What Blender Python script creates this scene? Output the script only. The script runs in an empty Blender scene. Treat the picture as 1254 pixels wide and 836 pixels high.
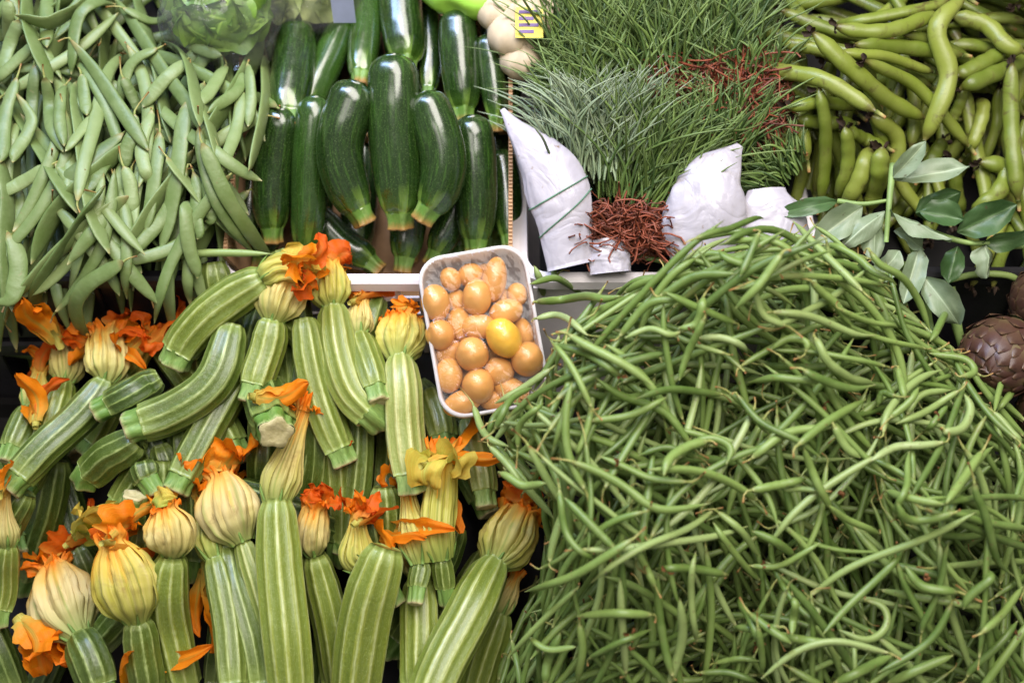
import bpy, math, random
import numpy as np
from mathutils import Vector, Matrix

# ------------------------------------------------------------------ camera, light, exposure
S = bpy.context.scene
COL = S.collection
PITCH = math.radians(50.0); DIST = 1.0; LENS = 42.0
cp, sp = math.cos(PITCH), math.sin(PITCH)
CAM = np.array([0.0, -cp * DIST, sp * DIST])
cd = bpy.data.cameras.new('camera'); cam = bpy.data.objects.new('camera', cd); COL.objects.link(cam)
cam.location = CAM; cam.rotation_euler = (math.pi / 2 - PITCH, 0, 0)
cd.lens = LENS; cd.sensor_width = 36; cd.clip_start = 0.02; cd.clip_end = 50
cd.dof.use_dof = True; cd.dof.focus_distance = 0.965; cd.dof.aperture_fstop = 3.4
S.camera = cam
W = bpy.data.worlds.new('World'); S.world = W; W.use_nodes = True
bg = W.node_tree.nodes['Background']
bg.inputs[0].default_value = (1.0, 0.94, 0.87, 1); bg.inputs[1].default_value = 0.21


def area_lamp(name, loc, target, sx, sy, power, color):
    ld = bpy.data.lights.new(name, 'AREA'); ld.shape = 'RECTANGLE'; ld.size = sx; ld.size_y = sy
    ld.energy = power; ld.color = color
    o = bpy.data.objects.new(name, ld); COL.objects.link(o); o.location = loc
    o.rotation_euler = (Vector(target) - Vector(loc)).to_track_quat('-Z', 'Y').to_euler()
    return o


area_lamp('market_lamp', (0.10, -0.02, 1.45), (0.05, 0.05, 0), 0.85, 1.6, 40, (1.0, 0.93, 0.87))
area_lamp('market_lamp_side', (-0.62, 0.42, 1.35), (-0.1, 0.1, 0), 0.32, 0.9, 17, (0.42, 0.60, 1.0))
area_lamp('market_lamp_front', (-0.5, -1.2, 1.8), (0, 0, 0), 0.9, 0.5, 6, (1.0, 0.93, 0.87))
S.view_settings.view_transform = 'Standard'; S.view_settings.look = 'None'
S.view_settings.exposure = 0.24; S.view_settings.gamma = 1.0
S.render.engine = 'CYCLES'

rng = np.random.default_rng(11); random.seed(11)
FPX = 1254 * LENS / 36.0
FWD = np.array([0, cp, -sp]); RIGHT = np.array([1.0, 0, 0]); UP = np.array([0, sp, cp])


# ------------------------------------------------------------------ helpers: sloping display surfaces
class Frame:
    """A sloping display surface: x to the right, u up the slope, n off the surface."""
    def __init__(s, o, deg):
        a = math.radians(deg)
        s.o = np.array(o, float); s.U = np.array([0, math.cos(a), math.sin(a)]); s.N = np.array([0, -math.sin(a), math.cos(a)])
        s.M = np.stack([RIGHT, s.U, s.N])

    def w(s, L):
        return s.o + np.asarray(L, float) @ s.M

    def loc(s, P):
        return (np.asarray(P, float) - s.o) @ s.M.T

    def at(s, px, py, n=0.0):
        px = np.asarray(px, float); py = np.asarray(py, float)
        d = FWD + np.multiply.outer((px - 627) / FPX, RIGHT) - np.multiply.outer((py - 418) / FPX, UP)
        t = (n - (CAM - s.o) @ s.N) / (d @ s.N)
        return s.loc(CAM + d * np.asarray(t)[..., None])


FR = Frame((0, 0, 0), 28)           # front tier
BK = Frame((0, 0.05, 0.03), 30)     # rear tier, starts at the crate rims
PXM = DIST / FPX                    # metres that one pixel covers at the middle


class Heap:
    def __init__(s, fr, x0, x1, u0, u1, base, res=0.002):
        s.fr, s.x0, s.u0, s.res = fr, x0, u0, res
        nx, nu = int((x1 - x0) / res), int((u1 - u0) / res)
        X, U = np.meshgrid(x0 + (np.arange(nx) + .5) * res, u0 + (np.arange(nu) + .5) * res, indexing='ij')
        s.X, s.U = X, U
        s.H = base(X, U).astype(float); s.own = np.full(s.H.shape, -1, int); s.nx, s.nu = nx, nu

    def idx(s, x, u):
        return (np.clip(((x - s.x0) / s.res).astype(int), 0, s.nx - 1), np.clip(((u - s.u0) / s.res).astype(int), 0, s.nu - 1))


def resample(P, m):
    P = np.asarray(P, float)
    if len(P) == 2:
        t = np.linspace(0, 1, m)[:, None]
        return P[0] * (1 - t) + P[1] * t
    Q = np.vstack([2 * P[0] - P[1], P, 2 * P[-1] - P[-2]])
    out = []
    for i in range(len(P) - 1):
        p0, p1, p2, p3 = Q[i], Q[i + 1], Q[i + 2], Q[i + 3]
        t = np.linspace(0, 1, 24, endpoint=(i == len(P) - 2))[:, None]
        out.append(0.5 * ((2 * p1) + (-p0 + p2) * t + (2 * p0 - 5 * p1 + 4 * p2 - p3) * t ** 2 + (-p0 + 3 * p1 - 3 * p2 + p3) * t ** 3))
    C = np.vstack(out)
    L = np.concatenate([[0], np.cumsum(np.linalg.norm(np.diff(C[:, :2], axis=0), axis=1))])
    tt = np.linspace(0, L[-1], m)
    return np.stack([np.interp(tt, L, C[:, k]) for k in range(C.shape[1])], 1)


SMP = np.linspace(-0.94, 0.94, 9)
SLOPES = np.linspace(-0.7, 0.7, 57)


def settle(hp, pts, rv, rw, owner=0, flex=0.25, px=True, n0=0.0, sink=0.0004, stamp=True, smax=0.7, cap=None):
    """Let an elongated thing with centreline pts (m,2) come to rest on the heap. rv/rw: half height / half width per point."""
    m = len(pts); n = np.full(m, n0)
    for it in range(3 if px else 1):
        if px:
            d = FWD + np.multiply.outer((pts[:, 0] - 627) / FPX, RIGHT) - np.multiply.outer((pts[:, 1] - 418) / FPX, UP)
            t = (n - (CAM - hp.fr.o) @ hp.fr.N) / (d @ hp.fr.N)
            L = hp.fr.loc(CAM + d * t[:, None])[:, :2]
        else:
            L = np.asarray(pts, float)
        T = np.gradient(L, axis=0); T /= np.linalg.norm(T, axis=1)[:, None] + 1e-9
        Pp = np.stack([-T[:, 1], T[:, 0]], 1)
        off = SMP[None, :] * rw[:, None]
        gx = L[:, None, 0] + Pp[:, None, 0] * off; gu = L[:, None, 1] + Pp[:, None, 1] * off
        ix, iu = hp.idx(gx, gu)
        bulge = rv[:, None] * np.sqrt(np.maximum(0, 1 - SMP ** 2))[None, :]
        c = (hp.H[ix, iu] + bulge).max(1) - sink
        s = np.concatenate([[0], np.cumsum(np.linalg.norm(np.diff(L, axis=0), axis=1))]); s -= s.mean()
        sl = SLOPES[np.abs(SLOPES) <= smax]
        hh = (c[None, :] - sl[:, None] * s[None, :]).max(1)
        k = hh.argmin(); line = hh[k] + sl[k] * s
        if flex > 0:
            e = c.copy()
            for _ in range(30):
                e[1:-1] = np.maximum(c[1:-1], (e[:-2] + e[2:]) / 2)
                e[0] = max(c[0], 2 * e[1] - e[2]) if m > 2 else c[0]; e[-1] = max(c[-1], 2 * e[-2] - e[-3])
            e = np.minimum(e, line)
            line = np.maximum(c, line - flex * (line - e))
            line[1:-1] = (line[:-2] + line[1:-1] * 2 + line[2:]) / 4
        n = line if cap is None else line - max(0.0, line.mean() - cap)
    if stamp:
        top = (n[:, None] + bulge); ii, jj, tt = ix.ravel(), iu.ravel(), top.ravel()
        np.maximum.at(hp.H, (ii, jj), tt)
        sel = tt >= hp.H[ii, jj] - 1e-6
        hp.own[ii[sel], jj[sel]] = owner
    return np.column_stack([L, n]), float(n.mean())


# ------------------------------------------------------------------ helpers: meshes
class Geo:
    def __init__(s, V, F, tc=None, sc=None):
        s.V = np.asarray(V, float); s.F = F
        s.tc = tc if tc is not None else np.zeros((len(s.V), 3)); s.sc = sc if sc is not None else s.V.copy()


def join(gs):
    V, F, a, b, o = [], [], [], [], 0
    for g in gs:
        V.append(g.V); a.append(g.tc); b.append(g.sc)
        F += [tuple(i + o for i in f) for f in g.F]; o += len(g.V)
    return Geo(np.vstack(V), F, np.vstack(a), np.vstack(b))


def quads(m, k, wrap=True):
    F = []
    kk = k if wrap else k - 1
    for i in range(m - 1):
        for j in range(kk):
            j2 = (j + 1) % k
            F.append((i * k + j, i * k + j2, (i + 1) * k + j2, (i + 1) * k + j))
    return F


def frames(P, ref):
    T = np.gradient(P, axis=0); T /= np.linalg.norm(T, axis=1)[:, None] + 1e-12
    A = np.cross(T, ref); nn = np.linalg.norm(A, axis=1)[:, None]
    bad = (nn < 1e-3).ravel()
    A = A / np.maximum(nn, 1e-6)
    if bad.any():
        A[bad] = A[~bad][0] if (~bad).any() else np.cross(T[bad], RIGHT)
    for i in range(1, len(A)):
        if A[i] @ A[i - 1] < 0: A[i] = -A[i]
    B = np.cross(A, T)
    return T, A, B


def tube(P, ra, rb=None, K=8, ref=(0, 0, 1), shape=None, caps=(True, True), rand=0.0, ribs=5, roll=0.0):
    """P world centreline; ra half-width sideways, rb half-height; shape(theta, s) multiplies the radius."""
    P = np.asarray(P, float); m = len(P); ra = np.broadcast_to(ra, m); rb = ra if rb is None else np.broadcast_to(rb, m)
    T, A, B = frames(P, np.asarray(ref, float))
    if roll is not None and np.any(roll):
        r = np.broadcast_to(roll, m)[:, None]
        A, B = A * np.cos(r) + B * np.sin(r), B * np.cos(r) - A * np.sin(r)
    th = np.arange(K) * 2 * np.pi / K
    s = np.linspace(0, 1, m)
    mul = np.ones((m, K)) if shape is None else shape(th[None, :], s[:, None])
    V = P[:, None, :] + A[:, None, :] * (np.cos(th)[None, :] * ra[:, None] * mul)[..., None] + B[:, None, :] * (np.sin(th)[None, :] * rb[:, None] * mul)[..., None]
    TH = np.broadcast_to(th, (m, K)); SS = np.broadcast_to(s[:, None], (m, K))
    tc = np.stack([np.cos(ribs * TH), SS, np.full((m, K), rand)], -1).reshape(-1, 3)
    sc = np.stack([np.cos(TH), np.sin(TH), SS], -1).reshape(-1, 3)
    V = V.reshape(-1, 3); F = quads(m, K)
    for end, on in ((0, caps[0]), (m - 1, caps[1])):
        if on:
            c = len(V); V = np.vstack([V, P[end]]); tc = np.vstack([tc, [0, s[end], rand]]); sc = np.vstack([sc, [0, 0, s[end]]])
            for j in range(K):
                a, b = end * K + j, end * K + (j + 1) % K
                F.append((a, c, b) if end else (b, c, a))
    F = [f[::-1] for f in F]
    return Geo(V, F, tc, sc)


def pn(P, scale, seed, octs=3):
    """cheap smooth pseudo noise in -1..1"""
    r = np.random.default_rng(seed); P = np.asarray(P, float); out = np.zeros(P.shape[:-1]); amp = 1.0; tot = 0
    for o in range(octs):
        for _ in range(3):
            k = r.normal(size=P.shape[-1]); k /= np.linalg.norm(k)
            k *= scale * (2 ** o) * r.uniform(.7, 1.3); out += amp * np.sin(P @ k * 6.283 + r.uniform(0, 6.28)); tot += amp
        amp *= .5
    return out / tot * 1.7


def box(x0, x1, y0, y1, z0, z1, bev=0.0):
    V = [(x, y, z) for x in (x0, x1) for y in (y0, y1) for z in (z0, z1)]
    F = [(0, 1, 3, 2), (4, 6, 7, 5), (0, 4, 5, 1), (2, 3, 7, 6), (0, 2, 6, 4), (1, 5, 7, 3)]
    return Geo(np.array(V), F)


def ellipsoid(c, ax, R=None, K=20, M=12, seed=0, bump=0.0, pw=1.0):
    th = np.arange(K) * 2 * np.pi / K; ph = np.linspace(0.02, np.pi - 0.02, M)
    D = np.stack([np.outer(np.sin(ph) ** pw, np.cos(th)), np.outer(np.sin(ph) ** pw, np.sin(th)), np.outer(np.cos(ph), np.ones(K))], -1)
    if bump: D = D * (1 + bump * pn(D, .5, seed))[..., None]
    V = (D * np.asarray(ax)).reshape(-1, 3)
    if R is not None: V = V @ np.asarray(R).T
    V = V + np.asarray(c)
    F = quads(M, K)
    F.append(tuple(range(K))[::-1]); F.append(tuple(range((M - 1) * K, M * K)))
    tc = np.stack([np.tile(np.cos(5 * th), M), np.repeat(np.linspace(0, 1, M), K), np.full(M * K, 0)], -1)
    return Geo(V, [f[::-1] for f in F], tc, D.reshape(-1, 3))


def to_mesh(name, g, mat, loc, smooth=True):
    me = bpy.data.meshes.new(name)
    me.from_pydata((g.V - loc).tolist(), [], g.F)
    for an, arr in (('tc', g.tc), ('sc', g.sc)):
        at = me.attributes.new(an, 'FLOAT_VECTOR', 'POINT'); at.data.foreach_set('vector', np.ascontiguousarray(arr, dtype=np.float32).ravel())
    if smooth: me.polygons.foreach_set('use_smooth', np.ones(len(me.polygons), bool))
    me.materials.append(mat); me.update()
    return me


def obj(name, g, mat, parent=None, loc=None, smooth=True):
    if parent is not None:
        pl = np.array(parent['_o']); o = bpy.data.objects.new(name, to_mesh(name, g, mat, pl, smooth)); o.parent = parent; o['_o'] = pl.tolist()
    else:
        loc = g.V.mean(0) if loc is None else np.asarray(loc, float)
        o = bpy.data.objects.new(name, to_mesh(name, g, mat, loc, smooth)); o.location = loc; o['_o'] = loc.tolist()
    COL.objects.link(o)
    return o


def thing(name, loc, label, cat, group=None):
    o = bpy.data.objects.new(name, None); COL.objects.link(o); o.location = loc; o['_o'] = [float(v) for v in loc]
    o.empty_display_size = 0.01
    return tag(o, label, cat, group)


def tag(o, label, cat, group=None):
    o['label'] = label; o['category'] = cat
    if group: o['group'] = group
    return o


def kind(o, k):
    o['kind'] = k
    return o


# ------------------------------------------------------------------ helpers: materials
class Mt:
    def __init__(s, name, rough=0.5, spec=0.5, coat=0.0):
        s.m = bpy.data.materials.new(name); s.m.use_nodes = True; s.t = s.m.node_tree
        s.b = s.t.nodes['Principled BSDF']; s.out = s.t.nodes['Material Output']
        s.b.inputs['Roughness'].default_value = rough; s.b.inputs['Specular IOR Level'].default_value = spec
        s.b.inputs['Coat Weight'].default_value = coat
        s._a = {}

    def put(s, sock, v):
        if isinstance(v, bpy.types.NodeSocket): s.t.links.new(v, sock)
        elif isinstance(v, tuple) and len(v) == 3 and sock.type == 'RGBA': sock.default_value = (*v, 1)
        else: sock.default_value = v

    def node(s, t, **kw):
        n = s.t.nodes.new(t)
        for k, v in kw.items(): setattr(n, k, v)
        return n

    def attr(s, name):
        if name not in s._a:
            a = s.node('ShaderNodeAttribute', attribute_name=name); x = s.node('ShaderNodeSeparateXYZ')
            s.t.links.new(a.outputs['Vector'], x.inputs[0]); s._a[name] = (a.outputs['Vector'], x.outputs[0], x.outputs[1], x.outputs[2])
        return s._a[name]

    def coord(s):
        if 'oc' not in s._a: s._a['oc'] = s.node('ShaderNodeTexCoord').outputs['Object']
        return s._a['oc']

    def math(s, op, a, b=0.0, clamp=False):
        n = s.node('ShaderNodeMath', operation=op, use_clamp=clamp); s.put(n.inputs[0], a); s.put(n.inputs[1], b)
        return n.outputs[0]

    def ramp(s, f, stops, interp='LINEAR'):
        n = s.node('ShaderNodeValToRGB'); n.color_ramp.interpolation = interp
        e = n.color_ramp.elements
        while len(e) < len(stops): e.new(0.5)
        for el, (p, c) in zip(e, stops):
            el.position = p; el.color = (*c, 1) if isinstance(c, tuple) else (c, c, c, 1)
        s.put(n.inputs[0], f)
        return n.outputs[0]

    def mix(s, f, a, b, blend='MIX'):
        n = s.node('ShaderNodeMix', data_type='RGBA', blend_type=blend); s.put(n.inputs[0], f); s.put(n.inputs[6], a); s.put(n.inputs[7], b)
        return n.outputs[2]

    def noise(s, vec, scale, detail=3.0, rough=0.55, dist=0.0):
        n = s.node('ShaderNodeTexNoise'); s.put(n.inputs['Vector'], vec); n.inputs['Scale'].default_value = scale
        n.inputs['Detail'].default_value = detail; n.inputs['Roughness'].default_value = rough; n.inputs['Distortion'].default_value = dist
        return n.outputs[0]

    def voro(s, vec, scale, feature='F1'):
        n = s.node('ShaderNodeTexVoronoi', feature=feature); s.put(n.inputs['Vector'], vec); n.inputs['Scale'].default_value = scale
        return n.outputs['Distance']

    def mapping(s, vec, scale):
        n = s.node('ShaderNodeMapping'); s.put(n.inputs[0], vec); n.inputs['Scale'].default_value = scale
        return n.outputs[0]

    def bump(s, h, strength=0.3, dist=0.001):
        n = s.node('ShaderNodeBump'); s.put(n.inputs['Height'], h); n.inputs['Strength'].default_value = strength; n.inputs['Distance'].default_value = dist
        s.t.links.new(n.outputs[0], s.b.inputs['Normal'])
        return n.outputs[0]

    def color(s, c):
        s.put(s.b.inputs['Base Color'], c); s._c = c
        return s

    def thin(s, f=0.35, c=None):
        """thin living tissue: part of the light passes through"""
        t = s.node('ShaderNodeBsdfTranslucent'); s.put(t.inputs[0], c if c is not None else s._c)
        mx = s.node('ShaderNodeMixShader'); mx.inputs[0].default_value = f
        s.t.links.new(s.b.outputs[0], mx.inputs[1]); s.t.links.new(t.outputs[0], mx.inputs[2]); s.t.links.new(mx.outputs[0], s.out.inputs[0])
        return s


def mk_bean():
    k = Mt('bean_skin', 0.42, 0.45); tv, rib, ln, rd = k.attr('tc'); sv = k.attr('sc')[0]; oc = k.coord()
    c = k.ramp(rd, [(0.0, (0.054, 0.100, 0.015)), (0.35, (0.110, 0.180, 0.034)), (0.7, (0.184, 0.268, 0.064)), (1.0, (0.310, 0.385, 0.160))])
    nz = k.noise(oc, 60, 3); c = k.mix(k.ramp(nz, [(0.35, 0.0), (0.75, 0.45)]), c, (0.23, 0.31, 0.095))
    st = k.noise(k.mapping(sv, (6, 6, 2)), 2.2, 3); c = k.mix(k.ramp(st, [(0.5, 0.0), (0.7, 0.35)]), c, (0.055, 0.12, 0.022))
    sp_ = k.noise(oc, 260, 2); c = k.mix(k.ramp(sp_, [(0.66, 0.0), (0.73, 0.7)]), c, (0.13, 0.085, 0.035))
    br = k.noise(oc, 22, 3, .6, .5); c = k.mix(k.ramp(br, [(0.62, 0.0), (0.74, 0.5)]), c, (0.17, 0.15, 0.06))
    e = k.ramp(ln, [(0.0, 1.0), (0.035, 0.35), (0.09, 0.0), (0.93, 0.0), (1.0, 0.55)]); c = k.mix(e, c, (0.30, 0.30, 0.11))
    k.color(c); k.bump(k.noise(oc, 420, 2), 0.12, 0.0006)
    return k.m


def mk_stalk():
    k = Mt('bean_stalk', 0.6, 0.3); ln = k.attr('tc')[2]
    k.color(k.ramp(ln, [(0.0, (0.16, 0.22, 0.05)), (0.55, (0.32, 0.31, 0.10)), (1.0, (0.30, 0.14, 0.05))]))
    return k.m


def mk_flat():
    k = Mt('flat_bean_skin', 0.45, 0.45); tv, rib, ln, rd = k.attr('tc'); oc = k.coord(); sv = k.attr('sc')[0]
    c = k.ramp(rd, [(0.0, (0.056, 0.092, 0.020)), (0.5, (0.112, 0.168, 0.044)), (1.0, (0.205, 0.268, 0.098))])
    nz = k.noise(oc, 55, 4, 0.6); c = k.mix(k.ramp(nz, [(0.35, 0.0), (0.75, 0.5)]), c, (0.235, 0.30, 0.13))
    sc = k.noise(oc, 230, 2); c = k.mix(k.ramp(sc, [(0.69, 0.0), (0.76, 0.5)]), c, (0.20, 0.15, 0.07))
    c = k.mix(k.ramp(ln, [(0.0, 0.9), (0.03, 0.4), (0.07, 0.0), (0.96, 0.0), (1.0, 0.7)]), c, (0.34, 0.27, 0.11))
    # seam along both edges
    sx = k.node('ShaderNodeMath', operation='ABSOLUTE'); k.put(sx.inputs[0], k.attr('sc')[1])
    c = k.mix(k.ramp(sx.outputs[0], [(0.93, 0.0), (0.99, 0.45)]), c, (0.09, 0.17, 0.04))
    k.color(c)
    k.bump(k.math('ADD', k.noise(oc, 300, 2), k.math('MULTIPLY', k.noise(k.mapping(sv, (.6, .6, 9)), 1.6, 2), 2.0)), 0.25, 0.0008)
    return k.m


def mk_broad():
    k = Mt('broad_bean_skin', 0.38, 0.45); tv, rib, ln, rd = k.attr('tc'); oc = k.coord(); sv = k.attr('sc')[0]
    c = k.ramp(rd, [(0.0, (0.060, 0.090, 0.009)), (0.5, (0.130, 0.175, 0.018)), (1.0, (0.225, 0.260, 0.040))])
    nz = k.noise(oc, 38, 4, 0.6, 0.4); c = k.mix(k.ramp(nz, [(0.4, 0.0), (0.75, 0.6)]), c, (0.21, 0.235, 0.055))
    bl = k.noise(oc, 62, 5, 0.7, 0.8); c = k.mix(k.ramp(bl, [(0.55, 0.0), (0.68, 0.8)]), c, (0.075, 0.052, 0.018))
    c = k.mix(k.ramp(ln, [(0.0, 0.8), (0.05, 0.25), (0.12, 0.0), (0.90, 0.0), (1.0, 0.85)]), c, (0.085, 0.055, 0.02))
    k.color(c); k.bump(k.noise(oc, 240, 3), 0.2, 0.0008)
    return k.m


def mk_pale_zuc():
    k = Mt('striped_courgette_skin', 0.36, 0.5, 0.35); k.b.inputs['Coat Roughness'].default_value = 0.2; tv, rib, ln, rd = k.attr('tc'); oc = k.coord(); sv = k.attr('sc')[0]
    c = k.ramp(rd, [(0.0, (0.022, 0.048, 0.005)), (0.3, (0.072, 0.112, 0.010)), (0.65, (0.225, 0.260, 0.030)), (1.0, (0.42, 0.41, 0.14))])
    wob = k.noise(k.mapping(sv, (1, 1, 3)), 3.0, 2)
    rr = k.math('ADD', rib, k.math('MULTIPLY', k.math('SUBTRACT', wob, 0.5), 0.55))
    pale = k.mix(rd, (0.24, 0.33, 0.08), (0.56, 0.58, 0.28))
    c = k.mix(k.ramp(rr, [(0.72, 0.0), (0.93, 0.85)]), c, pale)
    dash = k.noise(k.mapping(sv, (13, 13, 9)), 2.2, 3, 0.6)
    c = k.mix(k.ramp(dash, [(0.52, 0.0), (0.66, 0.75)]), c, k.mix(rd, (0.13, 0.22, 0.035), (0.40, 0.46, 0.16)))
    c = k.mix(k.ramp(rr, [(0.0, 0.60), (0.45, 0.0)]), c, k.mix(rd, (0.014, 0.034, 0.003), (0.14, 0.205, 0.020)))
    sp_ = k.voro(k.mapping(sv, (1, 1, 4)), 22); c = k.mix(k.ramp(sp_, [(0.12, 0.7), (0.25, 0.0)]), c, pale)
    fs = k.noise(k.mapping(sv, (26, 26, 5)), 1.6, 3, .6); c = k.mix(k.ramp(fs, [(0.50, 0.0), (0.62, 0.5)]), c, k.mix(rd, (0.022, 0.055, 0.006), (0.14, 0.20, 0.024)))
    c = k.mix(k.ramp(ln, [(0.0, 0.55), (0.16, 0.0), (0.9, 0.0), (1.0, 0.6)]), c, (0.27, 0.35, 0.08))
    k.color(c); k.put(k.b.inputs['Roughness'], k.ramp(dash, [(0.3, 0.30), (0.7, 0.5)]))
    k.bump(k.math('ADD', dash, k.noise(oc, 300, 2)), 0.45, 0.0012)
    return k.m


def mk_dark_zuc():
    k = Mt('dark_courgette_skin', 0.26, 0.5, 0.9); k.b.inputs['Coat Roughness'].default_value = 0.20; tv, rib, ln, rd = k.attr('tc'); oc = k.coord(); sv = k.attr('sc')[0]
    c = k.ramp(rd, [(0.0, (0.006, 0.018, 0.003)), (0.6, (0.012, 0.033, 0.005)), (1.0, (0.028, 0.072, 0.010))])
    st = k.noise(k.mapping(sv, (4, 4, 2.0)), 2.0, 4, 0.6); c = k.mix(k.ramp(st, [(0.48, 0.0), (0.68, 0.6)]), c, (0.042, 0.105, 0.014))
    d = k.voro(k.mapping(sv, (1, 1, 3.2)), 26); c = k.mix(k.ramp(d, [(0.10, 0.75), (0.22, 0.0)]), c, (0.13, 0.21, 0.055))
    d2 = k.noise(oc, 600, 2); c = k.mix(k.ramp(d2, [(0.60, 0.0), (0.70, 0.35)]), c, (0.11, 0.17, 0.06))
    c = k.mix(k.ramp(ln, [(0.0, 0.85), (0.08, 0.35), (0.18, 0.0)]), c, (0.055, 0.125, 0.014))
    c = k.mix(k.math('MULTIPLY', k.ramp(ln, [(0.02, 0.85), (0.20, 0.0)]), k.ramp(k.math('ADD', rib, k.math('MULTIPLY', k.math('SUBTRACT', st, .5), 2.0)), [(0.35, 0.0), (0.6, 1.0)])), c, (0.17, 0.28, 0.045))
    k.color(c); wx = k.noise(oc, 90, 4, 0.7); k.put(k.b.inputs['Roughness'], k.ramp(wx, [(0.35, 0.14), (0.7, 0.36)]))
    k.bump(k.math('ADD', k.noise(oc, 160, 3), k.math('MULTIPLY', rib, .35)), 0.16, 0.0010)
    return k.m


def mk_stem(name='courgette_stem', end=(0.40, 0.42, 0.18), e0=.6, e1=.25):
    k = Mt(name, 0.5, 0.4); tv, rib, ln, rd = k.attr('tc'); oc = k.coord(); sv = k.attr('sc')[0]
    c = k.mix(rd, (0.085, 0.19, 0.022), (0.25, 0.36, 0.10)); c = k.mix(k.ramp(rib, [(0.2, 0.0), (0.9, 0.5)]), c, (0.24, 0.36, 0.10))
    n = k.noise(k.mapping(sv, (5, 5, 2)), 2, 3); c = k.mix(k.ramp(n, [(0.45, 0.0), (0.7, 0.5)]), c, (0.055, 0.13, 0.02))
    c = k.mix(k.ramp(k.math('ADD', ln, k.math('MULTIPLY', k.math('SUBTRACT', n, .5), .5)), [(0.0, e0), (e1, 0.0)]), c, end)
    k.color(c); k.bump(n, 0.3, 0.001)
    return k.m


def mk_cut(name, a, b):
    k = Mt(name, 0.6, 0.35); oc = k.coord(); n = k.noise(oc, 170, 4, 0.65)
    k.color(k.ramp(n, [(0.3, a), (0.7, b)])); k.bump(n, 0.7, 0.0015)
    return k.m


def mk_bulb():
    k = Mt('blossom_bulb', 0.55, 0.25); tv, rib, ln, rd = k.attr('tc'); sv = k.attr('sc')[0]; oc = k.coord()
    base = k.ramp(rd, [(0.0, (0.66, 0.53, 0.25)), (0.45, (0.65, 0.55, 0.16)), (0.75, (0.56, 0.51, 0.08)), (1.0, (0.43, 0.42, 0.05))])
    pl = k.noise(k.mapping(sv, (7, 7, .8)), 1.6, 3); c = k.mix(k.ramp(pl, [(0.40, 0.0), (0.68, 0.55)]), base, (0.76, 0.64, 0.27))
    c = k.mix(k.ramp(pl, [(0.28, 0.5), (0.42, 0.0)]), c, (0.36, 0.28, 0.09))
    c = k.mix(k.ramp(rib, [(0.80, 0.0), (0.97, 0.55)]), c, (0.24, 0.31, 0.055))
    wl = k.noise(oc, 48, 4, .65, .8); c = k.mix(k.ramp(wl, [(0.56, 0.0), (0.70, 0.55)]), c, (0.34, 0.22, 0.08))
    c = k.mix(k.ramp(ln, [(0.0, 0.85), (0.18, 0.35), (0.4, 0.0)]), c, (0.24, 0.33, 0.07))
    wob = k.math('ADD', ln, k.math('MULTIPLY', k.math('SUBTRACT', k.noise(sv, 2.2, 3), 0.5), 0.5))
    c = k.mix(k.ramp(wob, [(0.50, 0.0), (0.68, 0.55), (0.92, 1.0)]), c, k.ramp(wob, [(0.70, (0.82, 0.46, 0.05)), (0.95, (0.84, 0.20, 0.006))]))
    k.color(c); k.bump(pl, 0.5, 0.002); k.thin(0.25)
    return k.m


def mk_petal(name, base, tip, mid):
    k = Mt(name, 0.5, 0.25); tv, tt, ln, rd = k.attr('tc'); oc = k.coord(); sv = k.attr('sc')[0]
    n = k.noise(oc, 95, 4, 0.6)
    w = k.math('ADD', ln, k.math('MULTIPLY', k.math('SUBTRACT', n, 0.5), 0.7))
    c = k.ramp(w, [(0.05, base), (0.42, tip), (1.0, (tip[0] * .92, tip[1] * .70, tip[2] * .6))])
    ab = k.math('ABSOLUTE', tt); c = k.mix(k.math('MULTIPLY', k.ramp(ab, [(0.05, 0.75), (0.22, 0.0)]), k.ramp(ln, [(0.3, 1.0), (0.95, 0.1)])), c, mid)
    v = k.noise(k.mapping(sv, (14, 1.2, 1)), 1.5, 3); c = k.mix(k.ramp(v, [(0.5, 0.0), (0.75, 0.45)]), c, (min(1, tip[0] * 1.0), tip[1] * 1.6, tip[2] * 2 + .02))
    k.color(c); k.bump(k.math('ADD', v, n), 0.5, 0.0015); k.thin(0.38)
    return k.m


def simple(name, col, rough=0.5, spec=0.5, var=0.25, scale=40, bump=0.0, bdist=0.001, metallic=0.0, detail=4):
    k = Mt(name, rough, spec); oc = k.coord(); n = k.noise(oc, scale, detail, 0.6)
    lo = tuple(c * (1 - var) for c in col); hi = tuple(min(1, c * (1 + var)) for c in col)
    k.color(k.ramp(n, [(0.3, lo), (0.7, hi)]))
    if bump: k.bump(k.noise(oc, scale * 4, 3), bump, bdist)
    return k.m


def mk_leaf(name, a, b):
    k = Mt(name, 0.4, 0.5); tv, tt, ln, rd = k.attr('tc'); oc = k.coord()
    n = k.noise(oc, 45, 4); c = k.mix(k.ramp(n, [(0.35, 0.0), (0.7, 1.0)]), a, b)
    ab = k.math('ABSOLUTE', tt); c = k.mix(k.ramp(ab, [(0.02, 0.6), (0.07, 0.0)]), c, tuple(min(1, q * 1.7) for q in b))
    ve = k.math('ADD', k.math('MULTIPLY', ln, 9.0), k.math('MULTIPLY', ab, -3.2)); fr = k.math('FRACT', ve)
    c = k.mix(k.ramp(fr, [(0.0, 0.3), (0.10, 0.0)]), c, tuple(min(1, q * 1.5) for q in b))
    sp_ = k.noise(oc, 130, 2); c = k.mix(k.ramp(sp_, [(0.68, 0.0), (0.75, 0.7)]), c, (0.09, 0.07, 0.035))
    c = k.mix(k.ramp(k.math('MULTIPLY', ln, rd), [(0.80, 0.0), (0.92, 0.9)]), c, (0.05, 0.04, 0.03))
    k.color(c); k.bump(k.math('ADD', n, fr), 0.25, 0.001); k.thin(0.25)
    return k.m


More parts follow.
